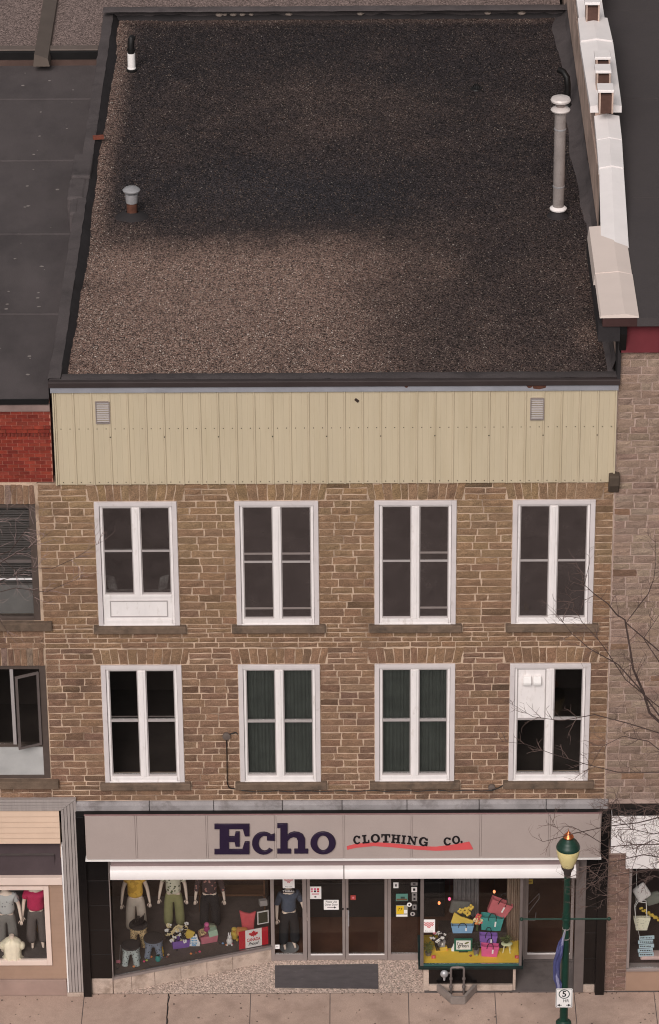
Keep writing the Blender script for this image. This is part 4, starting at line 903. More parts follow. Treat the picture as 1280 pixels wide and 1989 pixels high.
# ------------------------------------------------------------------ things on the roofs
X, Y = atz(256, 138, ZG)
t = thing('vent_pipe', 'short white vent pipe with black elbow cap at back left of the gravel roof', 'vent pipe', (X, Y, ZG))
MB().lathe([(.13, -.02), (.13, .05), (.075, .09)], (X, Y, ZG), 14).build('boot', M['black'], t, smooth=True)
MB().lathe([(.105, .04), (.105, .09), (.095, .10), (.095, .46)], (X, Y, ZG), 14).build('pipe', M['paper'], t, smooth=True)
MB().tube([(X, Y, ZG+.461), (X, Y, ZG+.72), (X+.01, Y+.03, ZG+.80), (X+.03, Y+.12, ZG+.80)], .082, 12).build('elbow', M['black'], t, smooth=True)
MB().lathe([(.10, .53), (.10, .57)], (X, Y, ZG), 14).build('collar', M['black'], t)
X, Y = atz(257, 422, ZG)
t = thing('roof_ventilator', 'rusty roof vent with pale mushroom cap beside the left parapet', 'roof vent', (X, Y, ZG))
rough_strip([[(X+r*cos(a), Y+r*.8*sin(a), ZG+z) for a in np.linspace(0, 2*pi, 17)] for r, z in ((.40, -.01), (.32, .05), (.24, .10), (.14, .14))], 'flashing', M['membrane_dark'], t)
MB().lathe([(.12, .05), (.12, .36)], (X, Y, ZG), 14).build('stack', M['rust'], t, smooth=True)
MB().lathe([(.13, .36), (.14, .50), (.14, .57)], (X, Y, ZG), 14).build('collar', M['galv'], t, smooth=True)
MB().lathe([(.06, .56), (.10, .60), (.19, .63), (.20, .66), (.14, .71), (.03, .73)], (X, Y, ZG), 10).build('cap', M['galv'], t, smooth=True)
X, Y = atz(1084, 420, ZG)
zt = aty(1084, 186, Y)[1]-ZG
t = thing('flue_pipe', 'tall grey metal flue pipe with double disc cap at right of the gravel roof', 'flue pipe', (X, Y, ZG))
rough_strip([[(X+r*cos(a), Y+r*sin(a), ZG+z) for a in np.linspace(0, 2*pi, 17)] for r, z in ((.28, -.01), (.2, .04), (.15, .12), (.13, .2))], 'flashing', M['membrane_dark'], t)
MB().lathe([(.12, .05), (.12, .26)], (X, Y, ZG), 16).build('base_pipe', M['black'], t, smooth=True)
MB().lathe([(.10, .16), (.185, .17), (.19, .20), (.12, .25)], (X, Y, ZG), 18).build('storm_collar', M['coping'], t, smooth=True)
for za, zb_ in ((.24, .72), (.725, zt-.78), (zt-.775, zt-.38)): MB().lathe([(.125, za), (.125, zb_)], (X, Y, ZG), 18).build('pipe_section', M['fluepaint'], t, smooth=True)
for z_ in (.71, zt-.79): MB().lathe([(.126, z_), (.134, z_+.005), (.134, z_+.03), (.126, z_+.035)], (X, Y, ZG), 18).build('band', M['galv'], t, smooth=True)
MB().lathe([(.11, zt-.385), (.20, zt-.35), (.215, zt-.32), (.20, zt-.30), (.12, zt-.25)], (X, Y, ZG), 20).build('lower_disc', M['cappaint'], t, smooth=True)
MB().lathe([(.10, zt-.26), (.10, zt-.16)], (X, Y, ZG), 14).build('neck', M['alu'], t, smooth=True)
MB().lathe([(.10, zt-.17), (.21, zt-.13), (.222, zt-.09), (.20, zt-.05), (.02, zt-.01)], (X, Y, ZG), 20).build('cap', M['cappaint'], t, smooth=True)
X, Y = atz(1098, 205, ZG)
t = thing('bent_pipe', 'black bent pipe leaning out of the roof behind the tall flue', 'pipe', (X, Y, ZG))
MB().tube([(X+.04, Y-.1, ZG+.0), (X+.04, Y-.1, ZG+.55), (X+.02, Y-.08, ZG+.74), (X-.06, Y+.02, ZG+.84), (X-.16, Y+.12, ZG+.86)], .075, 12).build('pipe', M['black'], t, smooth=True)
MB().lathe([(.16, -.01), (.12, .06), (.08, .1)], (X+.04, Y-.1, ZG), 12).build('boot', M['black'], t, smooth=True)
X, Y = atz(925, 173, ZG)
t = thing('roof_drain', 'small black drain sunk in the dark back part of the gravel roof', 'drain', (X, Y, ZG))
MB().lathe([(.15, 0), (.13, .03), (.09, .035)], (X, Y, ZG), 14).build('flange', M['black'], t, smooth=True)
for k in range(8): MB().tube([(X+.09*cos(k*pi/4), Y+.09*sin(k*pi/4), ZG+.03), (X+.06*cos(k*pi/4), Y+.06*sin(k*pi/4), ZG+.11), (X, Y, ZG+.13)], .009, 5).build('strainer_bar', M['black'], t)
X, Y = atz(191, 269, 15.13)
t = link('brick', MB().obox((0, 0, .035), (.12, .025, 0), (-.012, .055, 0), (0, 0, .035)).mesh('brick'), mat('loose_brick', (120, 66, 52), .95, .2, 20, .4, 40), loc=(X, Y, 15.125), label='single loose red brick lying on the left roof parapet', cat='brick')
for i, (u, v) in enumerate(((424, 31), (436, 33), (452, 35), (470, 33), (487, 33), (560, 31), (700, 33), (948, 29), (1015, 30), (1108, 22), (1110, 40))):
    X, Y = atz(u, v, 15.2 if i < 9 else 15.05); r = random.uniform(.035, .085); z = 15.12 if i < 9 else 15.05
    mb = MB(); mb.ell((0, 0, 0), (r*1.3, r, r*.6), 7, 4); mb.v = [(p[0]*random.uniform(.8, 1.2), p[1]*random.uniform(.8, 1.2), p[2]) for p in mb.v]
    link('mortar_chunk', mb.mesh('mortar_chunk'), mat('chunk', (172, 156, 146), .95, .2, 9), loc=(X, YB+.11 if i < 9 else Y, 15.10 if i < 9 else z), label=('%s from the left of nine pale mortar lumps on the back parapet' % ['first', 'second', 'third', 'fourth', 'fifth', 'sixth', 'seventh', 'eighth', 'ninth'][i]) if i < 9 else ('upper pale rubble lump at the foot of the white coped wall', 'lower pale rubble lump at the foot of the white coped wall')[i-9], cat='rubble', group='lumps of rubble along the roof edge')

# ------------------------------------------------------------------ cables and boxes on the wall
t = thing('wall_cable', 'dark cable running down from a round box on the stone wall', 'cable', (3.4, -.05, 6.5))
bx_, bz_ = aty(440, 1428); cz2 = az(447, 1530)
MB().tube([(bx_, -.05, bz_), (bx_-.0, -.05, bz_-.5), (bx_-.01, -.05, cz2+.15), (bx_+.03, -.05, cz2+.03), (bx_+.15, -.05, cz2)], .012, 6).build('vertical_run', M['black'], t, smooth=True)
xe = ax(955, 1527); pts = [(bx_+.15, -.05, cz2)]
for k in range(1, 25): x = bx_+.15+(xe-bx_-.15)*k/24; pts.append((x, -.145, cz2-.005+.015*sin(k*2.1)))
MB().tube(pts, .010, 6).build('long_run', M['black'], t, smooth=True)
MB().tube([(xe, -.145, cz2), (xe+.15, -.1, cz2+.03), (ax(985, 1518), -.06, az(985, 1518))], .013, 6).build('end_run', M['black'], t, smooth=True)
mb = MB(); mb.lathe([(.085, 0), (.085, .05), (.06, .06)], (0, 0, 0), 14); mb.v = [(bx_+p[0], -.02-p[2], bz_+p[1]) for p in mb.v]; mb.build('junction_box', mat('grey_box', (104, 92, 86), .6, .1), t, smooth=True)
MB().tube([(bx_+.08, -.04, bz_+.05), (bx_+.2, -.05, bz_+.1), (bx_+.24, -.07, bz_+.06)], .014, 6).build('hook', M['black'], t, smooth=True)
mb = MB(); mb.lathe([(.075, 0), (.075, .06), (.04, .07)], (0, 0, 0), 12); mb.v = [(xe+p[0], -.02-p[2], az(955, 1527)+p[1]) for p in mb.v]; mb.build('end_box', mat('grey_box', (104, 92, 86)), t, smooth=True)

# ------------------------------------------------------------------ street lamp
LY = -3.0; LX = ax(1099, 1820, LY)
def lz(v): return aty(1100, v, LY)[1]
grn = mat('lamp_green', (26, 56, 45), .42, .16, 7, spec=.4, blot=((40, 58, 50), 9, .62, .05, .5))
t = thing('street_lamp', 'green street lamp with cream globe and copper finial in front of the shop', 'street lamp', (LX, LY, 0), None)
zbase = lz(1985)
MB().lathe([(.22, 0.002), (.22, .12), (.17, .16), (.15, zbase-.08), (.165, zbase-.05), (.165, zbase), (.10, zbase+.06)], (LX, LY, 0), 20).build('base', grn, t, smooth=True)
MB().lathe([(.088, zbase+.0), (.078, lz(1850)), (.066, lz(1700))], (LX, LY, 0), 18).build('pole', grn, t, smooth=True)
for v in (1780, 1774, 1803, 1797, 1822): MB().lathe([(.077, -.012), (.084, -.008), (.084, .008), (.077, .012)], (LX, LY, lz(v)), 16).build('ring', M['alu'] if v > 1800 else grn, t, smooth=True)
MB().lathe([(.06, lz(1702)), (.075, lz(1698)), (.085, lz(1692)), (.13, lz(1686)), (.135, lz(1682))], (LX, LY, 0), 18).build('neck', mat('neck_dark', (66, 58, 56), .5, .1), t, smooth=True)
MB().lathe([(.125, lz(1682)), (.165, lz(1674)), (.215, lz(1663)), (.243, lz(1652)), (.24, lz(1645)), (.21, lz(1641))], (LX, LY, 0), 28).build('globe', mat('cream_globe', (226, 208, 150), .3, .06, 4, spec=.4, blot=((196, 172, 110), 5, .62, .08, .6)), t, smooth=True)
MB().lathe([(.247, lz(1647)), (.25, lz(1645)), (.225, lz(1640)), (.20, lz(1638)), (.195, lz(1636)), (.15, lz(1632)), (.10, lz(1629)), (.09, lz(1627.5))], (LX, LY, 0), 28).build('lamp_cap', grn, t, smooth=True)
MB().lathe([(.06, lz(1628.5)), (.10, lz(1627.5)), (.112, lz(1625)), (.09, lz(1622)), (.055, lz(1619.5)), (.045, lz(1617.5)), (.012, lz(1615)), (.006, lz(1611))], (LX, LY, 0), 22).build('finial', mat('copper', (206, 116, 74), .28, .1, 8, metal=.85), t, smooth=True)
za = lz(1785)
for sgn, xe in ((-1, ax(1013, 1785, LY)), (1, ax(1183, 1786, LY))):
    MB().tube([(LX+sgn*.06, LY, za), (xe, LY, za)], .02, 10).build('banner_arm', grn, t, smooth=True); MB().ell((xe, LY, za), (.042, .042, .042), 12, 8).build('ball_end', grn, t, smooth=True)
MB().lathe([(.085, -.04), (.09, -.03), (.09, .03), (.085, .04)], (LX, LY, za), 16).build('arm_clamp', grn, t, smooth=True)
# furled banner
t = thing('banner', 'faded blue banner wrapped and bunched around the green lamp pole', 'banner', (LX-.13, LY-.05, lz(1900)))
for k in range(5):
    pts = []; R_ = []
    for i in range(12):
        v = 1806+(1932-1806)*i/11; uu = 1097-16*min(1, i/5)+random.uniform(-1.2, 1.2)+(k-2)*1.9*min(1, i/3)+(.4*i if i > 8 else 0); pts.append((ax(uu, v, LY-.03), LY-.10+.03*sin(k*2+i*.8), lz(v)+.03)); R_.append(.008+.028*min(1, i/3)*(1 if i < 9 else (12-i)/4))
    MB().tube(pts, R_, 7).build('fold', mat('banner_blue', (68, 69, 112), .8, .2, 9, blot=((120, 120, 156), 4, .6, .1, .6), stretch=(3, 3, .6)) if k != 2 else mat('banner_pale', (140, 138, 168), .8, .2, 9), t, smooth=True)
MB().tube([(LX-.02, LY-.1, lz(1800)), (LX-.05, LY-.11, lz(1812)), (LX-.09, LY-.11, lz(1835))], [.02, .03, .014], 7).build('tie', M['galv'], t, smooth=True)
# parking sign
yS = LY-.17
t = thing('parking_sign', 'white parking time sign reading 5 HR on the green lamp pole', 'sign', (ax(1095, 1938, yS), yS, lz(1955)))
u0, u1 = ax(1079.5, 1938, yS), ax(1112, 1938, yS); z1, z0 = aty(1095, 1920, yS)[1], aty(1095, 1957, yS)[1]
def rrect(x0, x1, z0, z1, r, n=4):
    out = []
    for cx, cz, a in ((x1-r, z1-r, 0), (x0+r, z1-r, 90), (x0+r, z0+r, 180), (x1-r, z0+r, 270)): out += [(cx+r*cos(rad(a+90*i/n)), cz+r*sin(rad(a+90*i/n))) for i in range(n+1)]
    return out
MB().xz(rrect(u0, u1, z0, z1, .03), yS-.002, yS+.002).build('plate', M['paper'], t)
upright([rrect(u0+.010, u1-.010, z0+.010, z1-.010, .025), rrect(u0+.018, u1-.018, z0+.018, z1-.018, .02)], .001, 0, yS-.004, 0, 'border', M['ink'], t)
cx, wz = (u0+u1)/2, z1-z0; cz = z1-wz*.29
ringp = lambda r: [(cx+r*1.0*cos(2*pi*i/32), cz+r*sin(2*pi*i/32)) for i in range(32)]
upright([ringp(.118), ringp(.098)], .001, 0, yS-.004, 0, 'ring', mat('dark_green_print', (34, 52, 46), .6), t)
text('numeral', '5', M['ink'], t, cx, yS-.0045, cz+.005, .085, .15, .001, .02); text('lettering', 'HR', M['ink'], t, cx+.045, yS-.0045, z0+wz*.36, .12, .075, .001, .005)
for sgn in (-1, 1):
    a = cx+sgn*.15; b = cx+sgn*.065; z_ = z0+wz*.13
    upright([[(a, z_), (b+sgn*.02, z_+.032), (b+sgn*.02, z_+.008), (b-sgn*.02, z_+.008), (b-sgn*.02, z_-.008), (b+sgn*.02, z_-.008), (b+sgn*.02, z_-.032)]], .001, 0, yS-.0045, 0, 'arrow', M['ink'], t)
MB().box(cx-.05, cx+.05, LY-.168, LY-.07, z0+.1, z0+.13).build('bracket', M['galv'], t); MB().box(cx-.05, cx+.05, LY-.168, LY-.07, z1-.13, z1-.1).build('bracket', M['galv'], t)

# ------------------------------------------------------------------ gas pipe and guard
X, Z_ = ax(888, 1925, -.06), 0
t = thing('gas_pipe', 'grey looped gas pipe with a round regulator under the bay window', 'gas pipe', (X, -.08, 0))
xa, xb = ax(876, 1900, -.08), ax(901, 1900, -.08); zt = az(888, 1879, -.08)
MB().tube([(xa, -.08, .002), (xa, -.08, zt-.04), (xa+.015, -.08, zt-.01), (xa+.05, -.08, zt), (xb-.05, -.08, zt), (xb-.015, -.08, zt-.01), (xb, -.08, zt-.04), (xb, -.08, .002)], .027, 10).build('pipe', M['alu_dark'], t, smooth=True)
for x_, z_ in ((xa, .42), (xb, .42), (xa, .2), (xb, .2), ((xa+xb)/2, None)):
    if z_: MB().lathe([(.036, -.03), (.04, -.02), (.04, .02), (.036, .03)], (x_, -.08, z_), 10).build('coupling', M['alu_dark'], t, smooth=True)
    else: MB().tube([(x_-.03, -.08, zt), (x_+.03, -.08, zt)], .038, 10).build('coupling', M['alu_dark'], t, smooth=True)
rx_, rz_ = aty(863, 1892, -.13)
MB().tube([(xa, -.08, rz_), (rx_+.02, -.10, rz_)], .022, 8).build('branch', M['alu_dark'], t, smooth=True)
reg = MB(); reg.lathe([(.03, -.06), (.085, -.03), (.09, 0), (.085, .02), (.05, .05), (.02, .06)], (0, 0, 0), 16); reg.v = [(rx_+p[0], -.13-p[2], rz_+p[1]) for p in reg.v]; reg.build('regulator', M['galv'], t, smooth=True)
MB().tube([(rx_, -.14, rz_-.07), (rx_, -.15, rz_-.15)], [.03, .022], 8).build('vent_spout', M['galv'], t, smooth=True)
t = thing('pipe_guard', 'low grey steel guard around the foot of the gas pipe', 'guard', (X, -.25, 0))
ga, gb = ax(848, 1925, -.1), ax(927, 1925, -.1)
gm = mat('guard_steel', (132, 121, 115), .7, .15, 5, .15, 30)
for nm, p in (('side_plate', [(ga, .02), (ga+.09, .02), (ga+.36, -.42), (ga+.29, -.42)]), ('side_plate', [(gb, .02), (gb-.09, .02), (gb-.32, -.42), (gb-.25, -.42)])):
    MB().xy(p, .004, .20).build(nm, gm, t, bevel=.006)
MB().box(ga+.30, gb-.27, -.47, -.421, .004, .20).build('front_plate', gm, t, bevel=.006)
# door mat
p = [atz(u, v, .03) for u, v in ((534, 1918), (735, 1920), (734, 1874), (534, 1877))]
mb = MB(); k = len(mb.v); mb.v += [(q[0], q[1], .012+.045*max(0, q[1])/YD) for q in p]+[(q[0], q[1], .024+.045*max(0, q[1])/YD) for q in p]
for f in ((0, 3, 2, 1), (4, 5, 6, 7), (0, 1, 5, 4), (1, 2, 6, 5), (2, 3, 7, 6), (3, 0, 4, 7)): mb.face(f)
o = mb.build('door_mat', mat('slate_mat', (84, 78, 79), .9, .14, 3, .3, 60, fine=.1, blot=((120, 112, 110), 4, .66, .04, .5), stretch=(1, 2.5, 1)), bevel=.004); o['label'] = 'large dark grey mat on the speckled entrance floor'; o['category'] = 'door mat'

# worn spots and grit on the pavement
gum = MB()
for i in range(110):
    x, y = random.uniform(-2.2, 13.2), random.uniform(-1.75, -.06); a_ = random.uniform(.008, .03); gum.xy([(x+a_*cos(t_)*random.uniform(.6, 1.3), y+a_*sin(t_)*random.uniform(.6, 1.3)) for t_ in np.linspace(0, 2*pi, 7)[:-1]], .0005, .0025)
gum.build('gum_spots', mat('gum', (112, 96, 88), .9, .2, 9), walk, kind='stuff')
lit = MB()
for i in range(160):
    x = random.uniform(-1.9, 12.9); y = -.01-abs(random.gauss(0, .05)) if random.random() < .8 else random.uniform(-1.7, 0); a_ = random.uniform(.006, .02); an = random.uniform(0, pi); lit.obox((x, y, .006), (a_*cos(an), a_*sin(an), 0), (-a_*.4*sin(an), a_*.4*cos(an), .001), (0, 0, .003))
lit.build('litter', mat('grit', (74, 58, 48), .95, .3, 20), walk, kind='stuff')
cx_ = atz(326, 1960, 0)[0]; pc = [(cx_+.012*sin(k*1.7)+.008*random.uniform(-1, 1), -.03-1.75*k/14) for k in range(15)]
cm = MB()
for (a, b) in zip(pc[:-1], pc[1:]): cm.xy([(a[0]-.011, a[1]), (a[0]+.011, a[1]), (b[0]+.011, b[1]), (b[0]-.011, b[1])], .0008, .003)
cm.build('tar_joint', M['black'], walk)
# ------------------------------------------------------------------ bare trees
def grow(mb, p, d, ln, r, dep, side=1.0, yb=0.0):
    """a twig with side shoots, bending as it goes"""
    pts = [p]; n = 4
    for i in range(n):
        d = d+np.array([random.uniform(-.28, .28), random.uniform(-.22, .22)+yb, random.uniform(-.24, .26)]); d /= np.linalg.norm(d)
        p = p+d*ln/n; pts.append(p)
        if dep > 0 and random.random() < .62:
            a = random.choice((-1, 1))*random.uniform(.5, 1.1); e = np.array([d[0]*cos(a)-d[2]*sin(a), d[1]+random.uniform(-.4, .4), d[0]*sin(a)+d[2]*cos(a)]); grow(mb, p, e/np.linalg.norm(e), ln*random.uniform(.35, .65), r*.62, dep-1)
    mb.tube(pts, [r*(1-.6*i/n) for i in range(n+1)], 4 if r < .008 else 5)
def limb3(px, y0, wob=.25):
    out = []; y = y0
    for u, v in px: out.append(np.array([ax(u, v, y), y, az(u, v, y)])); y += random.uniform(-wob, wob)
    return out
def tree(name, label, base, trunk_top, limbs, bark, twigm, shoot):
    t = thing(name, label, 'tree', base)
    tp = [np.array(base), np.array(base)+np.array([.05, .03, 1.5]), np.array(base)+np.array([-.03, .05, 3.4]), np.array(base)+np.array([.06, 0, 5.5]), np.array(trunk_top)]
    MB().tube(tp, [.17, .13, .11, .085, .03], 12).build('trunk', bark, t, smooth=True)
    tw = MB()
    for px, y0, r0, r1, dens, ln, dep in limbs:
        pts = limb3(px, y0, .12); z = min(max(pts[0][2]-abs(pts[0][0]-base[0])*.6-.3, 2.2), trunk_top[2]-.1); k = z/trunk_top[2]
        root = np.array([base[0], base[1], z]); mid = (root+pts[0])/2+np.array([0, 0, -.1]); pts = [root, mid]+pts
        n = len(pts); rr = [r0*1.25, r0*1.1]+[r0+(r1-r0)*i/(n-3) for i in range(n-2)]
        MB().tube(pts, rr, 7).build('branch', bark, t, smooth=True)
        for i in range(2, n):
            for _ in range(dens):
                f = random.random(); a = pts[i-1]; b = pts[i]; p = a+(b-a)*f; d = (b-a)/(np.linalg.norm(b-a)+1e-6)
                ang = random.choice((-1, 1))*random.uniform(.45, 1.15); e = np.array([d[0]*cos(ang)-d[2]*sin(ang), random.uniform(-.5, .5), d[0]*sin(ang)+d[2]*cos(ang)])
                grow(tw, p, e/np.linalg.norm(e), ln*random.uniform(.5, 1.2), shoot*random.uniform(.7, 1.15), dep)
        grow(tw, pts[-1], (pts[-1]-pts[-2])/np.linalg.norm(pts[-1]-pts[-2]), ln*.8, r1, 1)
    tw.build('twigs', twigm, t, kind='stuff')
bark = mat('bark_dark', (74, 60, 56), .95, .25, 8, .4, 30); twig1 = mat('twig_brown', (100, 82, 76), .9, .2, 6); twig2 = mat('twig_pale', (138, 118, 114), .9, .2, 6)
limbs = [
 ([(1300, 1420), (1262, 1385), (1250, 1345), (1230, 1300), (1224, 1260), (1214, 1204), (1198, 1194), (1181, 1173), (1155, 1154), (1135, 1136), (1145, 1094)], -2.9, .030, .005, 2, .45, 1),
 ([(1216, 1210), (1245, 1171), (1259, 1154), (1270, 1124), (1274, 1090), (1273, 1049)], -2.9, .013, .004, 2, .4, 1),
 ([(1310, 1430), (1240, 1335), (1200, 1290), (1145, 1260), (1110, 1230), (1080, 1190)], -3.2, .018, .004, 3, .5, 1),
 ([(1300, 1390), (1215, 1320), (1175, 1260), (1158, 1237), (1130, 1208), (1111, 1164)], -2.6, .012, .004, 3, .4, 1),
 ([(1300, 1430), (1220, 1405), (1155, 1388), (1090, 1400), (1035, 1392), (985, 1362)], -2.7, .014, .003, 3, .45, 1),
 ([(1300, 1500), (1200, 1500), (1140, 1485), (1075, 1465), (1020, 1445), (972, 1440)], -3.0, .012, .003, 3, .4, 1),
 ([(1310, 1330), (1250, 1240), (1290, 1180)], -3.2, .014, .004, 3, .4, 1),
 ([(1310, 1480), (1260, 1440), (1210, 1430), (1170, 1450), (1140, 1500)], -3.2, .012, .003, 4, .4, 1)]
limbs2 = [
 ([(1310, 1580), (1240, 1598), (1180, 1605), (1110, 1620), (1085, 1627), (1055, 1635), (1035, 1625)], -3.3, .014, .003, 1, .35, 1),
 ([(1310, 1640), (1240, 1640), (1180, 1645), (1140, 1620), (1110, 1605), (1080, 1607), (1065, 1580)], -3.4, .012, .003, 2, .35, 1),
 ([(1310, 1670), (1250, 1660), (1200, 1672), (1150, 1680), (1125, 1700)], -3.2, .014, .003, 7, .45, 2),
 ([(1310, 1690), (1250, 1690), (1200, 1700), (1165, 1705), (1135, 1730)], -3.5, .012, .003, 5, .4, 2),
 ([(1310, 1610), (1270, 1620), (1225, 1610), (1195, 1580), (1180, 1560)], -3.0, .012, .003, 8, .45, 2),
 ([(1310, 1720), (1270, 1700), (1235, 1715), (1190, 1740), (1140, 1762)], -3.4, .009, .003, 3, .4, 2),
 ([(1310, 1560), (1260, 1565), (1220, 1585), (1190, 1560)], -3.2, .010, .003, 9, .42, 2),
 ([(1310, 1650), (1270, 1630), (1230, 1650), (1195, 1625)], -3.3, .010, .003, 8, .42, 2)]
tree('bare_tree', 'leafless tree reaching in from the right over the street lamp', (ax(1345, 1989, -3.1), -3.1, 0.0), (ax(1325, 1330, -3.1), -3.1, 10.2), limbs+limbs2, bark, twig1, .0075)
limbs3 = [
 ([(-40, 1140), (20, 1122), (60, 1102), (100, 1105), (150, 1082), (180, 1062), (198, 1052)], -3.0, .010, .003, 2, .4, 1),
 ([(-40, 1160), (30, 1142), (90, 1150), (130, 1132), (162, 1122)], -3.2, .010, .003, 2, .4, 1),
 ([(-40, 1095), (20, 1070), (50, 1030), (72, 1012)], -2.8, .011, .003, 3, .45, 1),
 ([(-40, 1200), (0, 1205), (20, 1235)], -3.0, .009, .004, 2, .35, 1),
 ([(-40, 1120), (30, 1075), (60, 1062), (100, 1032)], -3.1, .010, .003, 3, .4, 1),
 ([(-40, 1020), (-5, 1010), (20, 985)], -2.9, .009, .003, 2, .4, 1),
 ([(-40, 1065), (10, 1090), (45, 1120), (70, 1165)], -3.0, .009, .003, 3, .4, 1)]
tree('bare_tree', 'leafless tree with pale twigs reaching in from the left over the brown framed window', (ax(-150, 1989, -3.1), -3.1, 0.0), (ax(-110, 980, -3.1), -3.1, 14.5), limbs3, bark, twig2, .007)

# ------------------------------------------------------------------ mannequins
skin_m = mat('mannequin_skin', (232, 210, 194), .5, .04, 4)
def mannequin(label, x, y, z, rz, top, trousers, arms=(0, 0), sleeve=.45, wide=1.0, feet=True):
    t = thing('mannequin', label, 'mannequin', (x, y, z)); t.rotation_euler = (0, 0, rz); t.scale = (1.09, 1.09, 1.04)
    sw_l, sw_r = arms
    def arm(s, sw): return [(s*.17, 0, 1.40), (s*(.235+.04*sw), .03, 1.14), (s*(.265+.07*sw), -.07-.05*sw, .90), (s*(.275+.07*sw), -.10-.05*sw, .82)]
    V = [(0, 0, .95), (0, 0, 1.10), (0, 0, 1.28), (0, 0, 1.42), (0, 0, 1.52), (0, -.01, 1.62), (0, -.01, 1.72)]
    Ed = [(i, i+1) for i in range(6)]; R = [(.15, .11), (.12, .095), (.14, .105), (.11, .085), (.05, .05), (.075, .09), (.06, .07)]
    for s, sw in ((-1, sw_l), (1, sw_r)):
        k = len(V); V += arm(s, sw); Ed += [(3, k), (k, k+1), (k+1, k+2), (k+2, k+3)]; R += [.055, .042, .03, (.035, .02)]
        k = len(V); V += [(s*.085, 0, .90), (s*.095, -.01, .50), (s*.10, .02, .10), (s*.11, -.11, .03)]; Ed += [(0, k), (k, k+1), (k+1, k+2), (k+2, k+3)]; R += [.085, .058, .04, (.035, .025)]
    me = skin_mesh(V, Ed, R, 1)
    fm = MB()
    for s, sw in ((-1, sw_l), (1, sw_r)):
        h = np.array(arm(s, sw)[3])
        for i, (dx_, l_) in enumerate(((-.022, .075), (-.008, .085), (.008, .08), (.021, .065))): fm.tube([h+(dx_*.5, -.005, 0), h+(dx_, -.012, -.035), h+(dx_*1.1, -.03, -l_)], [.009, .0085, .006], 6)
        fm.tube([h+(-s*.025, -.01, .02), h+(-s*.05, -.03, -.005), h+(-s*.052, -.04, -.03)], [.01, .009, .006], 6)
    bm = bmesh.new(); bm.from_mesh(me); f2 = fm.mesh('f'); bm.from_mesh(f2); bm.to_mesh(me); bm.free()
    o = link('body', me, skin_m, None, smooth=False); me.polygons.foreach_set('use_smooth', [True]*len(me.polygons)); o.parent = t
    # clothes
    V = [(0, 0, .93), (0, 0, 1.10), (0, 0, 1.28), (0, 0, 1.41)]; Ed = [(0, 1), (1, 2), (2, 3)]; R = [(.19*wide, .15*wide), (.165*wide, .135*wide), (.17*wide, .135*wide), (.11, .10)]
    for s, sw in ((-1, sw_l), (1, sw_r)):
        a = [np.array(p) for p in arm(s, sw)]; e = a[1]+(a[2]-a[1])*max(0, sleeve-1) if sleeve > 1 else a[0]+(a[1]-a[0])*sleeve
        k = len(V); V += [tuple(a[0]), tuple(e)]; Ed += [(3, k), (k, k+1)]; R += [.078, .075]
        if sleeve > 1: V[k+1] = tuple(a[1]); V.append(tuple(e)); Ed.append((k+1, k+2)); R[-1] = .065; R.append(.06)
    me = skin_mesh(V, Ed, R, 2); me.polygons.foreach_set('use_smooth', [True]*len(me.polygons)); c = link('top', me, top); c.parent = t
    V = [(0, 0, .99), (0, 0, .88)]; Ed = [(0, 1)]; R = [(.15, .12), (.165, .13)]
    for s in (-1, 1): k = len(V); V += [(s*.095, 0, .80), (s*.115, -.01, .48), (s*.125, .0, .10)]; Ed += [(1, k), (k, k+1), (k+1, k+2)]; R += [.112, .105, .108]
    me = skin_mesh(V, Ed, R, 2); me.polygons.foreach_set('use_smooth', [True]*len(me.polygons)); c = link('trousers', me, trousers); c.parent = t
    MB().lathe([(.20, 0.0), (.20, .012), (.03, .016)], (0, 0, -.02), 20).build('base_plate', M['galv'], None).parent = t
    return t
FZ = ZB_
def dsp(u, v, z=None): return atz(u, v, FZ if z is None else z)
def feet(u, v_waist, zf, hw=.97):           # floor point of a standing figure whose waist shows at (u, v)
    lo, hi = 0.0, 4.0
    for _ in range(40):
        m = (lo+hi)/2
        if aty(u, v_waist, m)[1] > zf+hw: lo = m
        else: hi = m
    return ax(u, v_waist, lo), lo
yel = spot_mat('yellow_stripe', (240, 190, 76), (216, 164, 62), 9, .45, False); lin_ = mat('linen', (206, 190, 176), .9, .08, 5)
flo = spot_mat('floral_print', (222, 216, 194), (58, 62, 50), 13, .33, True, (110, 116, 70)); olive = mat('olive_cloth', (146, 143, 100), .9, .08, 5)
plaid = spot_mat('dark_floral', (70, 52, 54), (176, 124, 114), 12, .28); blackc = mat('black_cloth', (38, 36, 38), .9, .1, 5)
denim = mat('denim', (72, 79, 94), .9, .14, 14)
x, y = feet(263, 1742, FZ); mannequin('mannequin in yellow top and beige linen trousers in the left shop window', x, y, FZ, .1, yel, lin_, (.3, .2), .3)
x, y = feet(337, 1734, FZ); mannequin('mannequin in leafy shirt and olive green trousers in the left shop window', x, y, FZ, -.05, flo, olive, (.3, .1), .7)
x, y = feet(407, 1735, FZ); mannequin('mannequin in dark flowered blouse and black trousers in the left shop window', x, y, FZ, 0, plaid, blackc, (.3, .5), 1.6)
x, y = feet(561, 1770, .02); mannequin('mannequin in a blue denim shirt behind the narrow pane beside the entrance', x, max(y, 1.6), .02, .25, denim, blackc, (.1, .9), 1.1)
LZ = wz0+.10
x, y = feet(70, 1767, LZ); mannequin('mannequin in a pink jumper and grey trousers in the far left window', x, max(y, .4), LZ, .1, mat('pink_knit', (186, 44, 86), .95, .1, 10), mat('grey_trousers', (96, 88, 86), .9, .08, 5), (.1, .2), .7, 1.12)
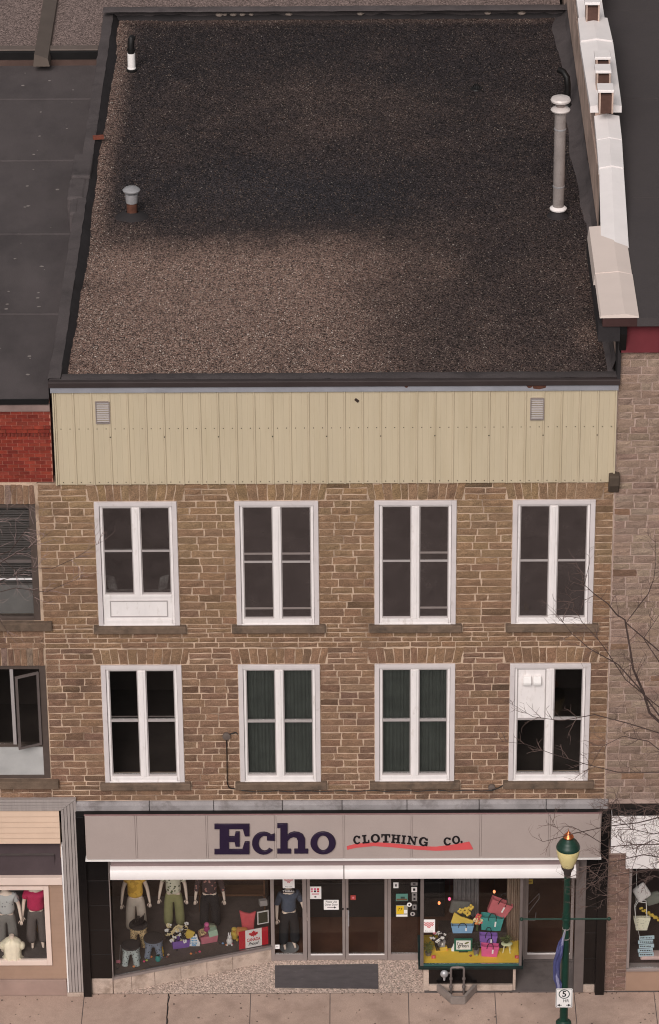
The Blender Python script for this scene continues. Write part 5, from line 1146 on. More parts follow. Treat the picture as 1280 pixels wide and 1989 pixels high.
x, y = feet(12, 1775, LZ); mannequin('mannequin in a pale patterned tunic in the far left window', x, max(y, .4), LZ, 0, spot_mat('pale_print', (190, 188, 186), (120, 116, 120), 12, .25), mat('grey_skirt', (122, 118, 114), .9, .08, 5), (.2, .5), .7, 1.1)
X, Y = atz(25, 1860, LZ)
t = thing('bust_form', 'dress form bust in a frilly cream blouse in the far left window', 'bust', (X, Y, LZ))
MB().rings([[(X+rx*cos(a), Y+ry*sin(a), LZ+z) for a in np.linspace(0, 2*pi, 17)[:-1]] for rx, ry, z in ((.15, .11, 0), (.16, .12, .12), (.175, .125, .3), (.18, .12, .4), (.13, .09, .48), (.055, .055, .53), (.055, .055, .60))]).build('torso', skin_m, t, smooth=True)
cb = mat('cream_blouse', (226, 214, 190), .95, .06, 9); fr_ = []
for rx, ry, z, w_ in ((.22, .15, -.0, .03), (.19, .145, .06, .01), (.20, .15, .2, .008), (.215, .15, .33, .01), (.22, .145, .42, .012), (.15, .11, .49, .02), (.08, .075, .535, .01)): fr_.append([(X+(rx+w_*sin(a*9+z*20))*cos(a), Y+(ry+w_*sin(a*9))*sin(a), LZ+z) for a in np.linspace(0, 2*pi, 37)[:-1]])
MB().rings(fr_).build('blouse', cb, t, smooth=True)
for s in (-1, 1): MB().ell((X+s*.215, Y-.01, LZ+.33), (.075, .09, .10), 10, 7).build('sleeve', cb, t, smooth=True)
X, Y = atz(84, 1830, LZ); t = thing('paper_bag', 'tan paper bag hanging at the right of the far left window', 'bag', (X, Y+.05, LZ)); z_ = LZ+.22
MB().obox((X, Y+.1, z_+.14), (.10, .03, -.02), (-.03, .08, 0), (.02, 0, .16)).build('body', mat('tan_paper', (170, 122, 72), .9, .1, 5), t); MB().tube([(X-.05, Y+.05, z_+.30), (X-.03, Y+.05, z_+.40), (X+.03, Y+.05, z_+.40), (X+.05, Y+.05, z_+.30)], .006, 6).build('handle', M['paper'], t); MB().tube([(X, Y+.05, z_+.4), (X, Y+.05, z_+1.6)], .003, 4).build('cord', M['paper'], t)

# ------------------------------------------------------------------ left display window
def stool(label, u, v, h, r, cloth, z=None, seatm=None):
    x, y = dsp(u, v, z); zb_ = FZ if z is None else z
    t = thing('stool', label, 'stool', (x, y, zb_))
    for k in range(4):
        a = pi/4+k*pi/2; MB().tube([(x+.95*r*cos(a), y+.95*r*sin(a), zb_+.002), (x+.86*r*cos(a), y+.86*r*sin(a), zb_+.10), (x+.62*r*cos(a), y+.62*r*sin(a), zb_+h-.10)], [.075, .072, .09], 10).build('leg', cloth, t, smooth=True)
    MB().lathe([(r*.80, h-.17), (r*1.0, h-.12), (r*1.02, h-.045), (r*.98, h-.04)], (x, y, zb_), 20).build('apron', cloth, t, smooth=True)
    MB().lathe([(r*1.04, h-.045), (r*1.07, h-.03), (r*1.03, h-.002), (r*.5, h+.014), (.01, h+.018)], (x, y, zb_), 22).build('seat', seatm or mat('stool_seat', (62, 56, 56), .8, .1, 6), t, smooth=True)
    return x, y
leo = spot_mat('leopard', (226, 194, 146), (52, 38, 30), 30, .36); zeb = spot_mat('grey_zebra', (186, 194, 192), (62, 66, 66), 22, .30); blz = spot_mat('slate_zebra', (128, 136, 152), (48, 50, 56), 22, .30)
xs_, ys_ = stool('stool with grey marbled legs at the front of the stool group', 255, 1868, .47, .20, zeb)
stool('stool with slate blue mottled legs at right of the stool group', 299, 1853, .46, .21, blz)
xl_, yl_ = stool('leopard print stool standing behind the other two stools', 270, 1832, .52, .20, leo)
t = thing('spiky_hat', 'black spiky felt hat lying on the leopard print stool', 'hat', (xl_, yl_, FZ+.54)); zt_ = FZ+.54
MB().lathe([(.15, 0), (.15, .04), (.10, .07), (.02, .08)], (xl_, yl_, zt_), 14).build('brim', M['ink'], t, smooth=True)
for k in range(9): a = k*2.4; r = .03+.08*(k/9); MB().tube([(xl_+r*cos(a), yl_+r*sin(a), zt_+.05), (xl_+r*1.2*cos(a)+.03, yl_+r*1.2*sin(a), zt_+.13+.05*(k % 3))], [.035, .008], 6).build('spike', M['ink'], t)
def bin_(label, u, v, wd, dp, h, m, rz, fill):
    x, y = dsp(u, v); t = thing('storage_bin', label, 'bin', (x, y, FZ)); t.rotation_euler = (0, 0, rz)
    s = MB()
    for q in (((-wd/2, -dp/2), (wd/2, -dp/2)), ((wd/2, -dp/2), (wd/2, dp/2)), ((wd/2, dp/2), (-wd/2, dp/2)), ((-wd/2, dp/2), (-wd/2, -dp/2))):
        (a, b), (c, d) = q; k = 1.12; ln = math.hypot(c-a, d-b); n_x, n_y = -(d-b)/ln*.012, (c-a)/ln*.012
        s.v += [(a, b, 0), (c, d, 0), (c*k, d*k, h), (a*k, b*k, h), (a+n_x, b+n_y, 0), (c+n_x, d+n_y, 0), (c*k+n_x, d*k+n_y, h), (a*k+n_x, b*k+n_y, h)]; i = len(s.v)-8
        for f in ((0, 1, 2, 3), (7, 6, 5, 4), (3, 2, 6, 7), (0, 4, 5, 1)): s.face([i+j for j in f])
    s.box(-wd/2, wd/2, -dp/2, dp/2, .002, .012); s.build('tub', m, None, bevel=0).parent = t
    o = MB()
    for f in fill: f(o) if False else None
    return x, y
lav = mat('purple_cloth', (132, 94, 172), .8, .08, 6); pinkc = mat('pink_cloth', (206, 122, 136), .8, .08, 6); tealc = mat('teal_cloth', (64, 146, 140), .8, .08, 6); yelc = mat('yellow_cloth', (222, 188, 86), .8, .07, 6); bluec = mat('blue_cloth', (124, 164, 200), .8, .07, 6); magc = mat('magenta_cloth', (212, 92, 142), .8, .08, 6); rosec = mat('rose_cloth', (190, 100, 106), .8, .08, 6); mint = mat('mint_cloth', (176, 200, 176), .8, .06, 6); grnp = mat('plant_green', (74, 84, 46), .9, .3, 14); grnp2 = mat('grass_green', (104, 108, 58), .9, .3, 14)
bxp, byp = bin_('lavender purple bin of black and white flowers behind the stools', 350, 1836, .36, .24, .20, lav, .25, [])
bpp, bqp = bin_('pink bin of folded cloth and a pink ball right of the purple bin', 404, 1826, .36, .24, .19, pinkc, .3, [])
def bunch(name, label, x, y, z, n, sx, sy, sz, r, mats, cat='flowers', stem=None, zb0=None):
    t = thing(name, label, cat, (x, y, z))
    for i in range(n):
        p = np.array([x+random.uniform(-sx, sx), y+random.uniform(-sy, sy), z+random.uniform(0, sz)]); mb = MB()
        for k in range(5): a = k*1.257+random.random(); mb.ell((p[0]+r*.6*cos(a), p[1]+r*.3*random.uniform(-1, 1), p[2]+r*.6*sin(a)), (r*.5, r*.28, r*.5), 5, 4)
        o = mb.build('bloom', random.choice(mats), t, smooth=True)
    if stem:
        mb = MB()
        for i in range(10): mb.tube([(x+random.uniform(-sx, sx)*.3, y, zb0), (x+random.uniform(-sx, sx), y+random.uniform(-sy, sy), z+sz*.5)], .005, 4)
        mb.build('stems', stem, t, kind='stuff')
    return t
wh = M['paper']; crm = mat('cream_petal', (226, 206, 160), .8, .06, 5)
bunch('flower_bunch', 'heap of black and cream paper flowers in the purple bin', bxp-.07, byp, FZ+.14, 60, .22, .12, .38, .05, [M['ink'], crm, wh, crm], stem=M['ink'], zb0=FZ+.02)
def prop(name, label, cat, mb, m, smooth=False, bevel=0, **kw):
    return mb.build(name, m, None, smooth, bevel, label=label, cat=cat, **kw)
x, y = dsp(370, 1838); prop('yellow_pouch', 'yellow cloth pouch leaning in the purple bin', 'pouch', MB().obox((x-.02, y+.06, FZ+.28), (.075, .02, -.05), (-.01, .03, 0), (.05, 0, .10)), yelc, bevel=.012)
x, y = bpp, bqp
prop('fabric_ball', 'bright pink ball on top of the pink bin', 'ball', MB().ell((x-.02, y, FZ+.42), (.055, .055, .055), 14, 10), mat('hot_pink', (222, 110, 160), .7, .05), True)
prop('fabric_ball', 'darker magenta ball in the pink bin', 'ball', MB().ell((x-.02, y-.02, FZ+.31), (.07, .07, .075), 14, 10), mat('deep_magenta', (160, 62, 112), .7, .05), True)
prop('folded_cloth', 'pale mint cloth folded over the right rim of the pink bin', 'cloth', MB().obox((x+.11, y-.04, FZ+.25), (.10, .02, .02), (-.02, .08, 0), (-.01, .0, .075)), mint, bevel=.015)
prop('folded_cloth', 'tan patterned cloth in the left side of the pink bin', 'cloth', MB().obox((x-.12, y, FZ+.22), (.08, .02, .03), (-.02, .08, 0), (.01, .0, .05)), leo, bevel=.015)
prop('folded_cloth', 'grey green cloth standing behind the magenta ball', 'cloth', MB().obox((x+.08, y+.07, FZ+.31), (.07, .02, -.03), (-.02, .05, 0), (.02, .0, .08)), mat('sage', (136, 140, 120), .9), bevel=.015)
# white cloud card with blue lettering
x, y = dsp(377, 1834)
def card_outline(s, z0): return [(s*.5*a, z0+s*b) for a, b in ((-.9, 0), (.9, 0), (1.0, .25), (.78, .45), (.62, .62), (.5, .9), (.3, 1.0), (.22, .8), (-.22, .8), (-.3, 1.0), (-.5, .9), (-.62, .62), (-.85, .45), (-1, .25))]
t = thing('card', 'white bunny shaped card with blue lettering in front of the purple and pink bins', 'card', (x, y-.04, FZ))
MB().prism(card_outline(.28, 0), lambda p: (x+p[0], y-.08+p[1]*.25, FZ+.002+p[1]), lambda p: (x+p[0], y-.07+p[1]*.25, FZ+.006+p[1])).build('sheet', wh, t)
for i, (wd, zz) in enumerate(((.12, .19), (.15, .13), (.16, .075), (.10, .03))):
    mb = MB()
    for k in range(5): xx = x-wd/2+wd*k/5; mb.obox((xx+.012, y-.0835+zz*.25, FZ+zz), (.010, 0, .004*(-1)**k), (0, .001, 0), (.003, .004, .015))
    mb.build('lettering', mat('blue_print', (64, 148, 198), .6), t)
# Canada Proud sign, set along the glass
sgx, sgy = al(LP-.14, .05)
def onglass(tc, off, zc, name, m, parent, w_, h_, th=.004):
    c = al(tc, off); return MB().obox((c[0], c[1], zc), (tP[0]*w_/2, tP[1]*w_/2, 0), (nP[0]*th, nP[1]*th, 0), (0, 0, h_/2)).build(name, m, parent)
tc = LP-.39; rzg = math.atan2(tP[1], tP[0]); c = al(tc, .05)
t = thing('canada_sign', 'red and white Canada Proud sign standing at right of the left shop window', 'sign', (c[0], c[1], FZ+.05))
sw_, sh_ = .68, .47; zc_ = FZ+.06+sh_/2
onglass(tc, .05, zc_, 'board', wh, t, sw_*.56, sh_)
for s in (-1, 1): onglass(tc+s*sw_*.39, .05, zc_, 'red_panel', M['red'], t, sw_*.22, sh_)
leaf = [(0, 1), (.14, .74), (.32, .84), (.25, .44), (.46, .62), (.52, .5), (.78, .55), (.68, .3), (.8, .2), (.42, -.1), (.46, -.25), (.06, -.2), (.05, -.5), (-.05, -.5), (-.06, -.2), (-.46, -.25), (-.42, -.1), (-.8, .2), (-.68, .3), (-.78, .55), (-.52, .5), (-.46, .62), (-.25, .44), (-.32, .84), (-.14, .74)]
c2 = al(tc, .043)
upright([[(p[0]*.14, p[1]*.115) for p in leaf]], .001, c2[0], c2[1], zc_+.09, 'maple_leaf', M['red'], t, rz=rzg)
text('lettering', 'CANADA', M['red'], t, c2[0], c2[1], zc_-.03, .31, .085, .001, .02, rz=rzg); c3 = al(tc-.0, .042)
text('lettering', 'Proud', M['ink'], t, c3[0], c3[1], zc_-.135, .24, .085, .001, .015, .4, rz=rzg)
c = al(LP-.43, .33); prop('red_bag', 'red cloth bag standing behind the Canada Proud sign', 'bag', MB().xz([(c[0]-.13, FZ+.3), (c[0]+.13, FZ+.3), (c[0]+.15, FZ+.62), (c[0]+.19, FZ+.84), (c[0]+.05, FZ+.77), (c[0]-.08, FZ+.80), (c[0]-.19, FZ+.86), (c[0]-.15, FZ+.6)], c[1]-.03, c[1]+.05), mat('coral_cloth', (214, 92, 98), .8, .1, 6), bevel=.03)
c = al(LP-.6, .26); prop('orange_bag', 'small orange cloth bag beside the red bag', 'bag', MB().obox((c[0], c[1], FZ+.38), (.11, .02, -.02), (-.02, .05, 0), (.02, .0, .10)), mat('orange_cloth', (214, 148, 88), .8, .1, 6), bevel=.03)
c = al(LP-.13, .16); t = thing('picture_frame', 'small white picture frame above the Canada Proud sign', 'frame', (c[0], c[1], FZ+.5)); zf = FZ+.72
for a, b, w_, h_ in ((0, .155, .26, .02), (0, -.155, .26, .02), (-.12, 0, .02, .29), (.12, 0, .02, .29)): MB().obox((c[0]+tP[0]*a, c[1]+tP[1]*a, zf+b), (tP[0]*w_/2, tP[1]*w_/2, 0), (nP[0]*.012, nP[1]*.012, 0), (0, 0, h_/2)).build('frame_side', wh, t)
MB().obox((c[0], c[1], zf), (tP[0]*.109, tP[1]*.109, 0), (nP[0]*.006, nP[1]*.006, 0), (0, 0, .144)).build('picture', mat('dark_picture', (62, 62, 48), .6), t)
c = al(LP-.08, .3); prop('white_box', 'small pale box standing behind the picture frame', 'box', MB().obox((c[0], c[1], FZ+1.02), (.08, .02, 0), (-.02, .05, 0), (0, 0, .07)), M['sash'], bevel=.005)
# bunny and chick
def critter(name, label, x, y, z, s, m, ears=True):
    t = thing(name, label, 'toy', (x, y, z)); s_ = s
    MB().ell((x, y, z+.075*s_), (.062*s_, .055*s_, .078*s_), 12, 8).build('body', m, t, smooth=True); MB().ell((x+.005, y-.012, z+.175*s_), (.045*s_, .042*s_, .042*s_), 12, 8).build('head', m, t, smooth=True)
    for q in (-1, 1):
        if ears: MB().ell((x+q*.018*s_, y, z+.235*s_), (.012*s_, .01*s_, .045*s_), 8, 6).build('ear', m, t, smooth=True)
        MB().ell((x+q*.045*s_, y-.05*s_, z+.022*s_), (.022*s_, .035*s_, .02*s_), 8, 6).build('foot', m, t, smooth=True)
        MB().ell((x+q*.017*s_, y-.052*s_, z+.185*s_), (.006*s_, .004*s_, .006*s_), 6, 4).build('eye', M['ink'], t)
    if not ears: MB().tube([(x, y-.045*s_, z+.172*s_), (x, y-.075*s_, z+.165*s_)], [.014*s_, .002], 6).build('beak', mat('orange_beak', (220, 140, 50), .6), t)
x, y = dsp(446, 1834); critter('toy_bunny', 'white toy bunny left of the Canada Proud sign', x, y, FZ, 1.15, wh)
x, y = dsp(455, 1827); critter('toy_chick', 'yellow toy chick behind the white toy bunny', x, y+.06, FZ, 1.5, yelc, False)
x, y = dsp(313, 1854); critter('toy_chick', 'yellow toy chick beside the slate blue stool', x, y, FZ, 1.05, mat('chick_yellow', (206, 168, 60), .9, .1, 9), False)
x, y = dsp(307, 1866); t = thing('glass_jar', 'small teal glass jar in front of the yellow chick', 'jar', (x, y, FZ)); MB().lathe([(.05, .002), (.065, .04), (.055, .10), (.035, .125), (.045, .14)], (x, y, FZ), 14).build('body', tealc, t, smooth=True); MB().lathe([(.036, .141), (.03, .146)], (x, y, FZ), 12).build('mouth', M['ink'], t)
egg_c = dict(pink=(224, 84, 120), orange=(240, 150, 90), black=(50, 46, 48), blue=(120, 150, 190), green=(170, 180, 90), brown=(140, 80, 70), cream=(220, 196, 180))
def egg(u, v, cn, label, z=None, r=.024): x, y = dsp(u, v, z); zb_ = FZ if z is None else z; prop('easter_egg', label, 'egg', MB().ell((x, y, zb_+r), (r*1.25, r, r), 10, 7), mat('egg_'+cn, egg_c[cn], .4, .05), True, group='small eggs scattered on the display floor')
for u, v, cn, lb in ((260, 1879, 'orange', 'glossy orange egg near the front of the stools'), (229, 1883, 'black', 'black egg in the left front corner of the display'), (280, 1869, 'pink', 'pink egg beside the grey marbled stool'), (285, 1867, 'green', 'green egg beside the grey marbled stool'), (294, 1860, 'orange', 'orange egg in front of the slate blue stool'), (321, 1858, 'black', 'black egg just right of the teal jar'), (327, 1856, 'cream', 'pale egg just right of the teal jar'), (325, 1860, 'brown', 'brown egg just right of the teal jar'), (344, 1847, 'black', 'black egg in front of the purple bin'), (371, 1854, 'orange', 'orange egg by the sill in the middle of the window'), (381, 1852, 'brown', 'brown egg by the sill in the middle of the window'), (388, 1850, 'pink', 'pink egg by the sill in the middle of the window'), (426, 1833, 'black', 'black egg left of the white toy bunny'), (433, 1834, 'blue', 'blue egg left of the white toy bunny'), (440, 1837, 'orange', 'orange egg at the feet of the white toy bunny'), (451, 1836, 'pink', 'pink egg at the feet of the white toy bunny')): egg(u, v, cn, lb)
x, y = dsp(230, 1873); t = thing('price_tag', 'small pink tag on a stick in the left front corner of the display', 'tag', (x, y, FZ)); MB().box(x-.045, x+.045, y, y+.006, FZ+.03, FZ+.11).build('card', pinkc, t); MB().tube([(x+.02, y+.01, FZ), (x+.06, y+.02, FZ+.5)], .004, 5).build('stick', M['galv'], t)
# shelf behind
wood = mat('shelf_wood', (104, 72, 50), .6, .2, 3, stretch=(.6, 3, 3))
x0, y0 = P1[0]-1.15, 2.75; t = thing('wooden_shelf', 'brown wooden shelf unit at the back of the left shop window', 'shelf', (x0, y0, FZ))
for z_ in (.42, .85, 1.3): MB().box(x0-.5, x0+1.0, y0-.2, y0+.2, FZ+z_, FZ+z_+.05).build('shelf_board', wood, t, bevel=.005)
for xx in (x0-.5, x0+.96): MB().box(xx, xx+.04, y0-.2, y0+.2, FZ, FZ+1.5).build('side_board', wood, t, bevel=.005)

# ------------------------------------------------------------------ bay display
BZ = .736
def bay(u, v): return atz(u, v, BZ)
def tote(label, u, v, wd, h, dp, m, tilt=0.0, z=BZ, hand=True, yoff=0.0, rz=0.0, yfix=None):
    x, y = atz(u, v, z); y += yoff
    if yfix is not None: x, y = ax(u, v, yfix), yfix
    t = thing('tote_bag', label, 'bag', (x, y, z)); t.rotation_euler = (0, tilt, rz); k = .84; s = MB(); th = .01
    o = [(-wd/2*k, -dp/2), (wd/2*k, -dp/2), (wd/2*k, dp/2), (-wd/2*k, dp/2)]; p = [(-wd/2, -dp/2*1.1), (wd/2, -dp/2*1.1), (wd/2, dp/2*1.1), (-wd/2, dp/2*1.1)]
    s.v += [(*a, 0.002) for a in o]+[(*a, h) for a in p]+[(a[0]*.93, a[1]*.85, h) for a in p]+[(a[0]*.92, a[1]*.8, .03) for a in o]
    for i in range(4): j = (i+1) % 4; s.face((i, j, 4+j, 4+i)); s.face((4+i, 4+j, 8+j, 8+i)); s.face((8+i, 8+j, 12+j, 12+i))
    s.face((3, 2, 1, 0)); s.face((12, 13, 14, 15)); s.build('body', m, None, bevel=.006).parent = t
    if hand:
        for yy in (-dp/2*1.08, dp/2*1.08): MB().tube([(-wd*.17, yy, h*.8), (-wd*.16, yy*1.05, h*1.12), (-wd*.08, yy*1.05, h*1.38), (wd*.08, yy*1.05, h*1.38), (wd*.16, yy*1.05, h*1.12), (wd*.17, yy, h*.8)], .009, 7).build('handle', M['ink'], None, smooth=True).parent = t
    MB().box(wd*.12, wd*.12+.035, -dp/2*1.14, -dp/2*1.1, h*.35, h*.75).build('tag', M['paper'], None).parent = t
    return t
# two-step riser so the rear bags stand higher
prop('shelf_block', 'dark block under the purple tote bag', 'block', MB().box(ax(953, 1832, .53)-.18, ax(953, 1832, .53)+.18, .47, .60, BZ+.001, BZ+.138), mat('riser_dark', (52, 44, 40), .8, .1))
rs = thing('riser', 'dark stepped riser under the bags at the back of the bay window', 'riser', ((XB0+XB1)/2, .8, BZ)); rx_ = ax(918, 1800, .7)
MB().box(rx_-.75, rx_+.75, .62, 1.1, BZ+.001, BZ+.42).build('step', mat('riser_dark', (52, 44, 40), .8, .1), rs, bevel=.008)
RZ = BZ+.422
tote('blue tote bag with a yellow lining flap on the riser in the bay window', 898, 1808, .50, .20, .20, bluec, .0, RZ, yoff=.0)
x, y = atz(898, 1808, RZ); prop('yellow_flap', 'yellow folded bag standing inside the blue tote bag', 'bag', MB().xz([(x-.26, RZ+.17), (x+.25, RZ+.17), (x+.24, RZ+.24), (x-.02, RZ+.34), (x-.18, RZ+.46)], y+.03, y+.07), yelc, bevel=.008)
prop('grey_cushion', 'grey felt cushion behind the yellow folded bag', 'cushion', MB().obox((x-.05, y+.16, RZ+.52), (.21, .02, -.03), (-.02, .05, 0), (.03, 0, .16)), mat('grey_felt', (98, 96, 92), .95, .1, 8), bevel=.04)
bunch('flower_bunch', 'yellow paper roses above the blue tote bag', x+.07, y+.08, RZ+.40, 6, .12, .04, .22, .07, [yelc, mat('gold_petal', (196, 156, 60), .8)], stem=grnp, zb0=RZ+.15)
tote('teal tote bag on the riser at right in the bay window', 953, 1806, .50, .34, .2, tealc, .10, RZ, yfix=.78)
x, y = atz(957, 1800, RZ); tote('dusty rose tote bag tilted on top of the teal tote bag', 963, 1790, .50, .36, .16, rosec, .42, RZ+.34, True, .06, yfix=.86)
bunch('flower_bunch', 'orange and red paper flowers between the two raised tote bags', ax(927, 1770, .7), .66, RZ+.20, 7, .07, .03, .22, .065, [mat('orange_petal', (220, 142, 84), .8), mat('coral_petal', (206, 92, 92), .8), crm], stem=grnp, zb0=RZ+.01)
tote('purple tote bag leaning behind the magenta tote bag', 947, 1832, .40, .30, .14, lav, .06, BZ+.14, yfix=.53)
tote('magenta tote bag on the yellow board in the bay window', 950, 1838, .40, .27, .15, magc, .08, BZ, yfix=.36)
# framed sign
x, y = bay(900, 1842); y = .46; x = ax(900, 1830, y); z_ = BZ+.03
t = thing('framed_sign', 'green framed sign with black words in the middle of the bay window', 'sign', (x, y, BZ)); fw, fh = .40, .33
gf = mat('sign_green', (34, 104, 84), .5, .05)
for a, b, w_, h_ in ((0, fh/2-.02, fw, .04), (0, -fh/2+.02, fw, .04), (-fw/2+.02, 0, .04, fh-.08), (fw/2-.02, 0, .04, fh-.08)): MB().box(x+a-w_/2, x+a+w_/2, y, y+.03, z_+fh/2+b-h_/2, z_+fh/2+b+h_/2).build('frame_side', gf, t)
MB().box(x-fw/2+.04, x+fw/2-.04, y+.01, y+.02, z_+.04, z_+fh-.04).build('sheet', wh, t)
text('lettering', "I'm", M['ink'], t, x-.07, y+.008, z_+fh*.62, .12, .085, .001, .01); text('lettering', 'green', M['ink'], t, x-.005, y+.008, z_+fh*.36, .24, .095, .001, .01)
upright([[(x+.075+.05*cos(a), z_+fh*.66+.022*sin(a)+.4*.05*cos(a)) for a in np.linspace(0, 2*pi, 20)[:-1]]], .001, 0, y+.008, 0, 'leaf_mark', grnp2, t)
MB().box(x-.1, x+.1, y+.001, y+.06, BZ+.001, z_-.001).build('stand', M['ink'], t)
# plants
def plant(label, u, v, r, h, n, m, potm, z=BZ, pot=True, up=1.0, potr=.07, poth=.12, y=None):
    x, yy = atz(u, v, z); yy = yy if y is None else y
    t = thing('potted_plant', label, 'plant', (x, yy, z)); zt_ = z+(poth if pot else 0)
    if pot: MB().lathe([(potr*.8, .002), (potr, poth*.9), (potr*1.08, poth*.92), (potr*1.08, poth), (potr*.9, poth), (potr*.85, poth*.85)], (x, yy, z), 14).build('pot', potm, t, smooth=True)
    lf = MB()
    for i in range(n):
        a = random.uniform(0, 2*pi); rr = r*random.uniform(.3, 1); hh = h*random.uniform(.4, 1)*up; w_ = .007
        lf.tube([(x+.02*cos(a), yy+.02*sin(a), zt_-.01), (x+rr*.5*cos(a), yy+rr*.4*sin(a), zt_+hh*.75), (x+rr*cos(a), yy+rr*.8*sin(a), zt_+hh*.9)], [w_, w_, .002], 4)
        if i % 2: lf.ell((x+rr*.7*cos(a), yy+rr*.6*sin(a), zt_+hh*.8), (.02, .012, .014), 5, 4)
    lf.build('foliage', m, t, kind='stuff'); return t
plant('bushy green grass plant in the front left corner of the bay window', 832, 1855, .16, .30, 60, grnp2, mat('pot_stone', (120, 112, 100), .9), potr=.07, poth=.08)
plant('dark leafy plant in a grey pot before the framed sign', 925, 1854, .14, .20, 40, mat('dark_leaf', (48, 56, 44), .9, .2, 12), mat('grey_pot', (118, 108, 106), .8), potr=.065, poth=.15)
x, y = bay(984, 1848)
t = thing('plant_stool', 'tiny white stool carrying a green plant at right of the bay window', 'stool', (x, y, BZ))
MB().lathe([(.10, .19), (.115, .20), (.115, .22), (.10, .23)], (x, y, BZ), 14, 1.1, .8).build('seat', mat('pale_green_paint', (206, 210, 170), .6), t, smooth=True)
for a in (.6, 2.2, 3.9, 5.4): MB().tube([(x+.12*cos(a), y+.09*sin(a), BZ+.001), (x+.07*cos(a), y+.055*sin(a), BZ+.19)], .011, 7).build('leg', mat('cream_paint', (228, 222, 180), .6), t, smooth=True)
plant('spreading green plant standing on the tiny white stool', 984, 1848, .19, .20, 46, grnp, None, BZ+.231, False, y=y)
# flowers and bag at left
x, y = bay(853, 1845); y = min(y, .55)
tote('grey handbag with black handles at left of the bay window', 855, 1840, .24, .16, .1, mat('grey_cloth', (150, 146, 148), .8), 0, BZ+.10, True, .05)
prop('yellow_box', 'yellow box under the grey handbag in the bay window', 'box', MB().obox((x+.03, y+.02, BZ+.05), (.13, .03, 0), (-.02, .07, 0), (0, 0, .048)), mat('box_yellow', (216, 182, 76), .8), bevel=.004)
bunch('flower_bunch', 'white and black blossoms with one pink flower at left of the bay window', ax(852, 1815, .45), .46, BZ+.30, 26, .17, .06, .26, .035, [wh, M['ink'], wh, mat('dark_leafy', (44, 36, 36), .9)], stem=M['ink'], zb0=BZ+.05)
prop('pink_flower', 'single pink flower among the white and black blossoms', 'flower', MB().ell((ax(844, 1812, .36), .36, az(844, 1812, .36)), (.04, .02, .04), 8, 6), pinkc, True)
x, y = bay(884, 1848); t = thing('card', 'small white bunny card on the yellow board before the framed sign', 'card', (x, y, BZ))
MB().prism(card_outline(.17, 0), lambda p: (x+p[0], y+p[1]*.3, BZ+.003+p[1]), lambda p: (x+p[0], y+.008+p[1]*.3, BZ+.005+p[1])).build('sheet', wh, t); MB().obox((x-.005, y+.012, BZ+.06), (.01, 0, .02), (0, .002, 0), (.01, 0, -.01)).build('mark', yelc, t)
for u, v, cn, lb in ((962, 1848, 'green', 'left yellow egg before the magenta tote bag'), (969, 1850, 'green', 'right yellow egg before the magenta tote bag'), (914, 1858, 'brown', 'brown egg at the front edge of the yellow board'), (926, 1857, 'green', 'green egg at the front edge of the yellow board'), (868, 1846, 'orange', 'orange egg beside the yellow box')):
    x, y = bay(u, v); prop('easter_egg', lb, 'egg', MB().ell((x, y, BZ+.024), (.032, .024, .024), 10, 7), mat('egg_yellow', (228, 190, 60), .4) if 'yellow egg' in lb else mat('egg_'+cn, egg_c[cn], .4, .05), True, group='small eggs on the yellow board')
# string lights
for u, v, c_, lb in ((853, 1754, (255, 150, 90), 'glowing orange egg light, lowest in the bay window'), (873, 1746, (255, 96, 140), 'glowing pink egg light in the bay window'), (960, 1732, (255, 150, 100), 'glowing orange egg light, highest and rightmost in the bay window')):
    yy = .8; x, z_ = aty(u, v, yy); t = thing('egg_light', lb, 'light', (x, yy, z_), 'egg lights hanging in the bay window'); m_ = mat('lit_%d' % c_[1] + ('b' if c_[2] == 100 else ''), c_, .4, 0, emit=1.3)
    MB().ell((x, yy, z_), (.03, .03, .042), 10, 8).build('bulb', m_, t, smooth=True); MB().tube([(x, yy, z_+.04), (x, yy, 3.0)], .003, 4).build('cord', M['ink'], t)
# drapes
def drape(label, u0, u1, y, m, z0, z1, amp=.03, lean=0.0):
    x0, x1 = ax(u0, 1760, y), ax(u1, 1760, y); n = 28; mb = MB(); top = []; t0 = []
    f = lambda i: (x0+(x1-x0)*i/n, y+amp*sin(i*1.35)+amp*.4*sin(i*.6))
    k = 0
    for i in range(n):
        a, b = f(i), f(i+1)
        for s in (0, .012):
            q = [(a[0]+lean, a[1]+s, z0), (b[0]+lean, b[1]+s, z0), (b[0], b[1]+s, z1), (a[0], a[1]+s, z1)]
            mb.quad(*(q if s == 0 else q[::-1]))
    prop('drape', label, 'curtain', mb, m, True)
drape('beige drape hanging at the right side of the bay window', 984, 1009, .9, mat('beige_drape', (150, 128, 112), .9, .1, 6), BZ+.002, 3.1)
drape('dark grey drape hanging behind the raised tote bags', 880, 930, 1.12, mat('grey_drape', (104, 98, 98), .9, .15, 6), BZ+.5, 3.1)

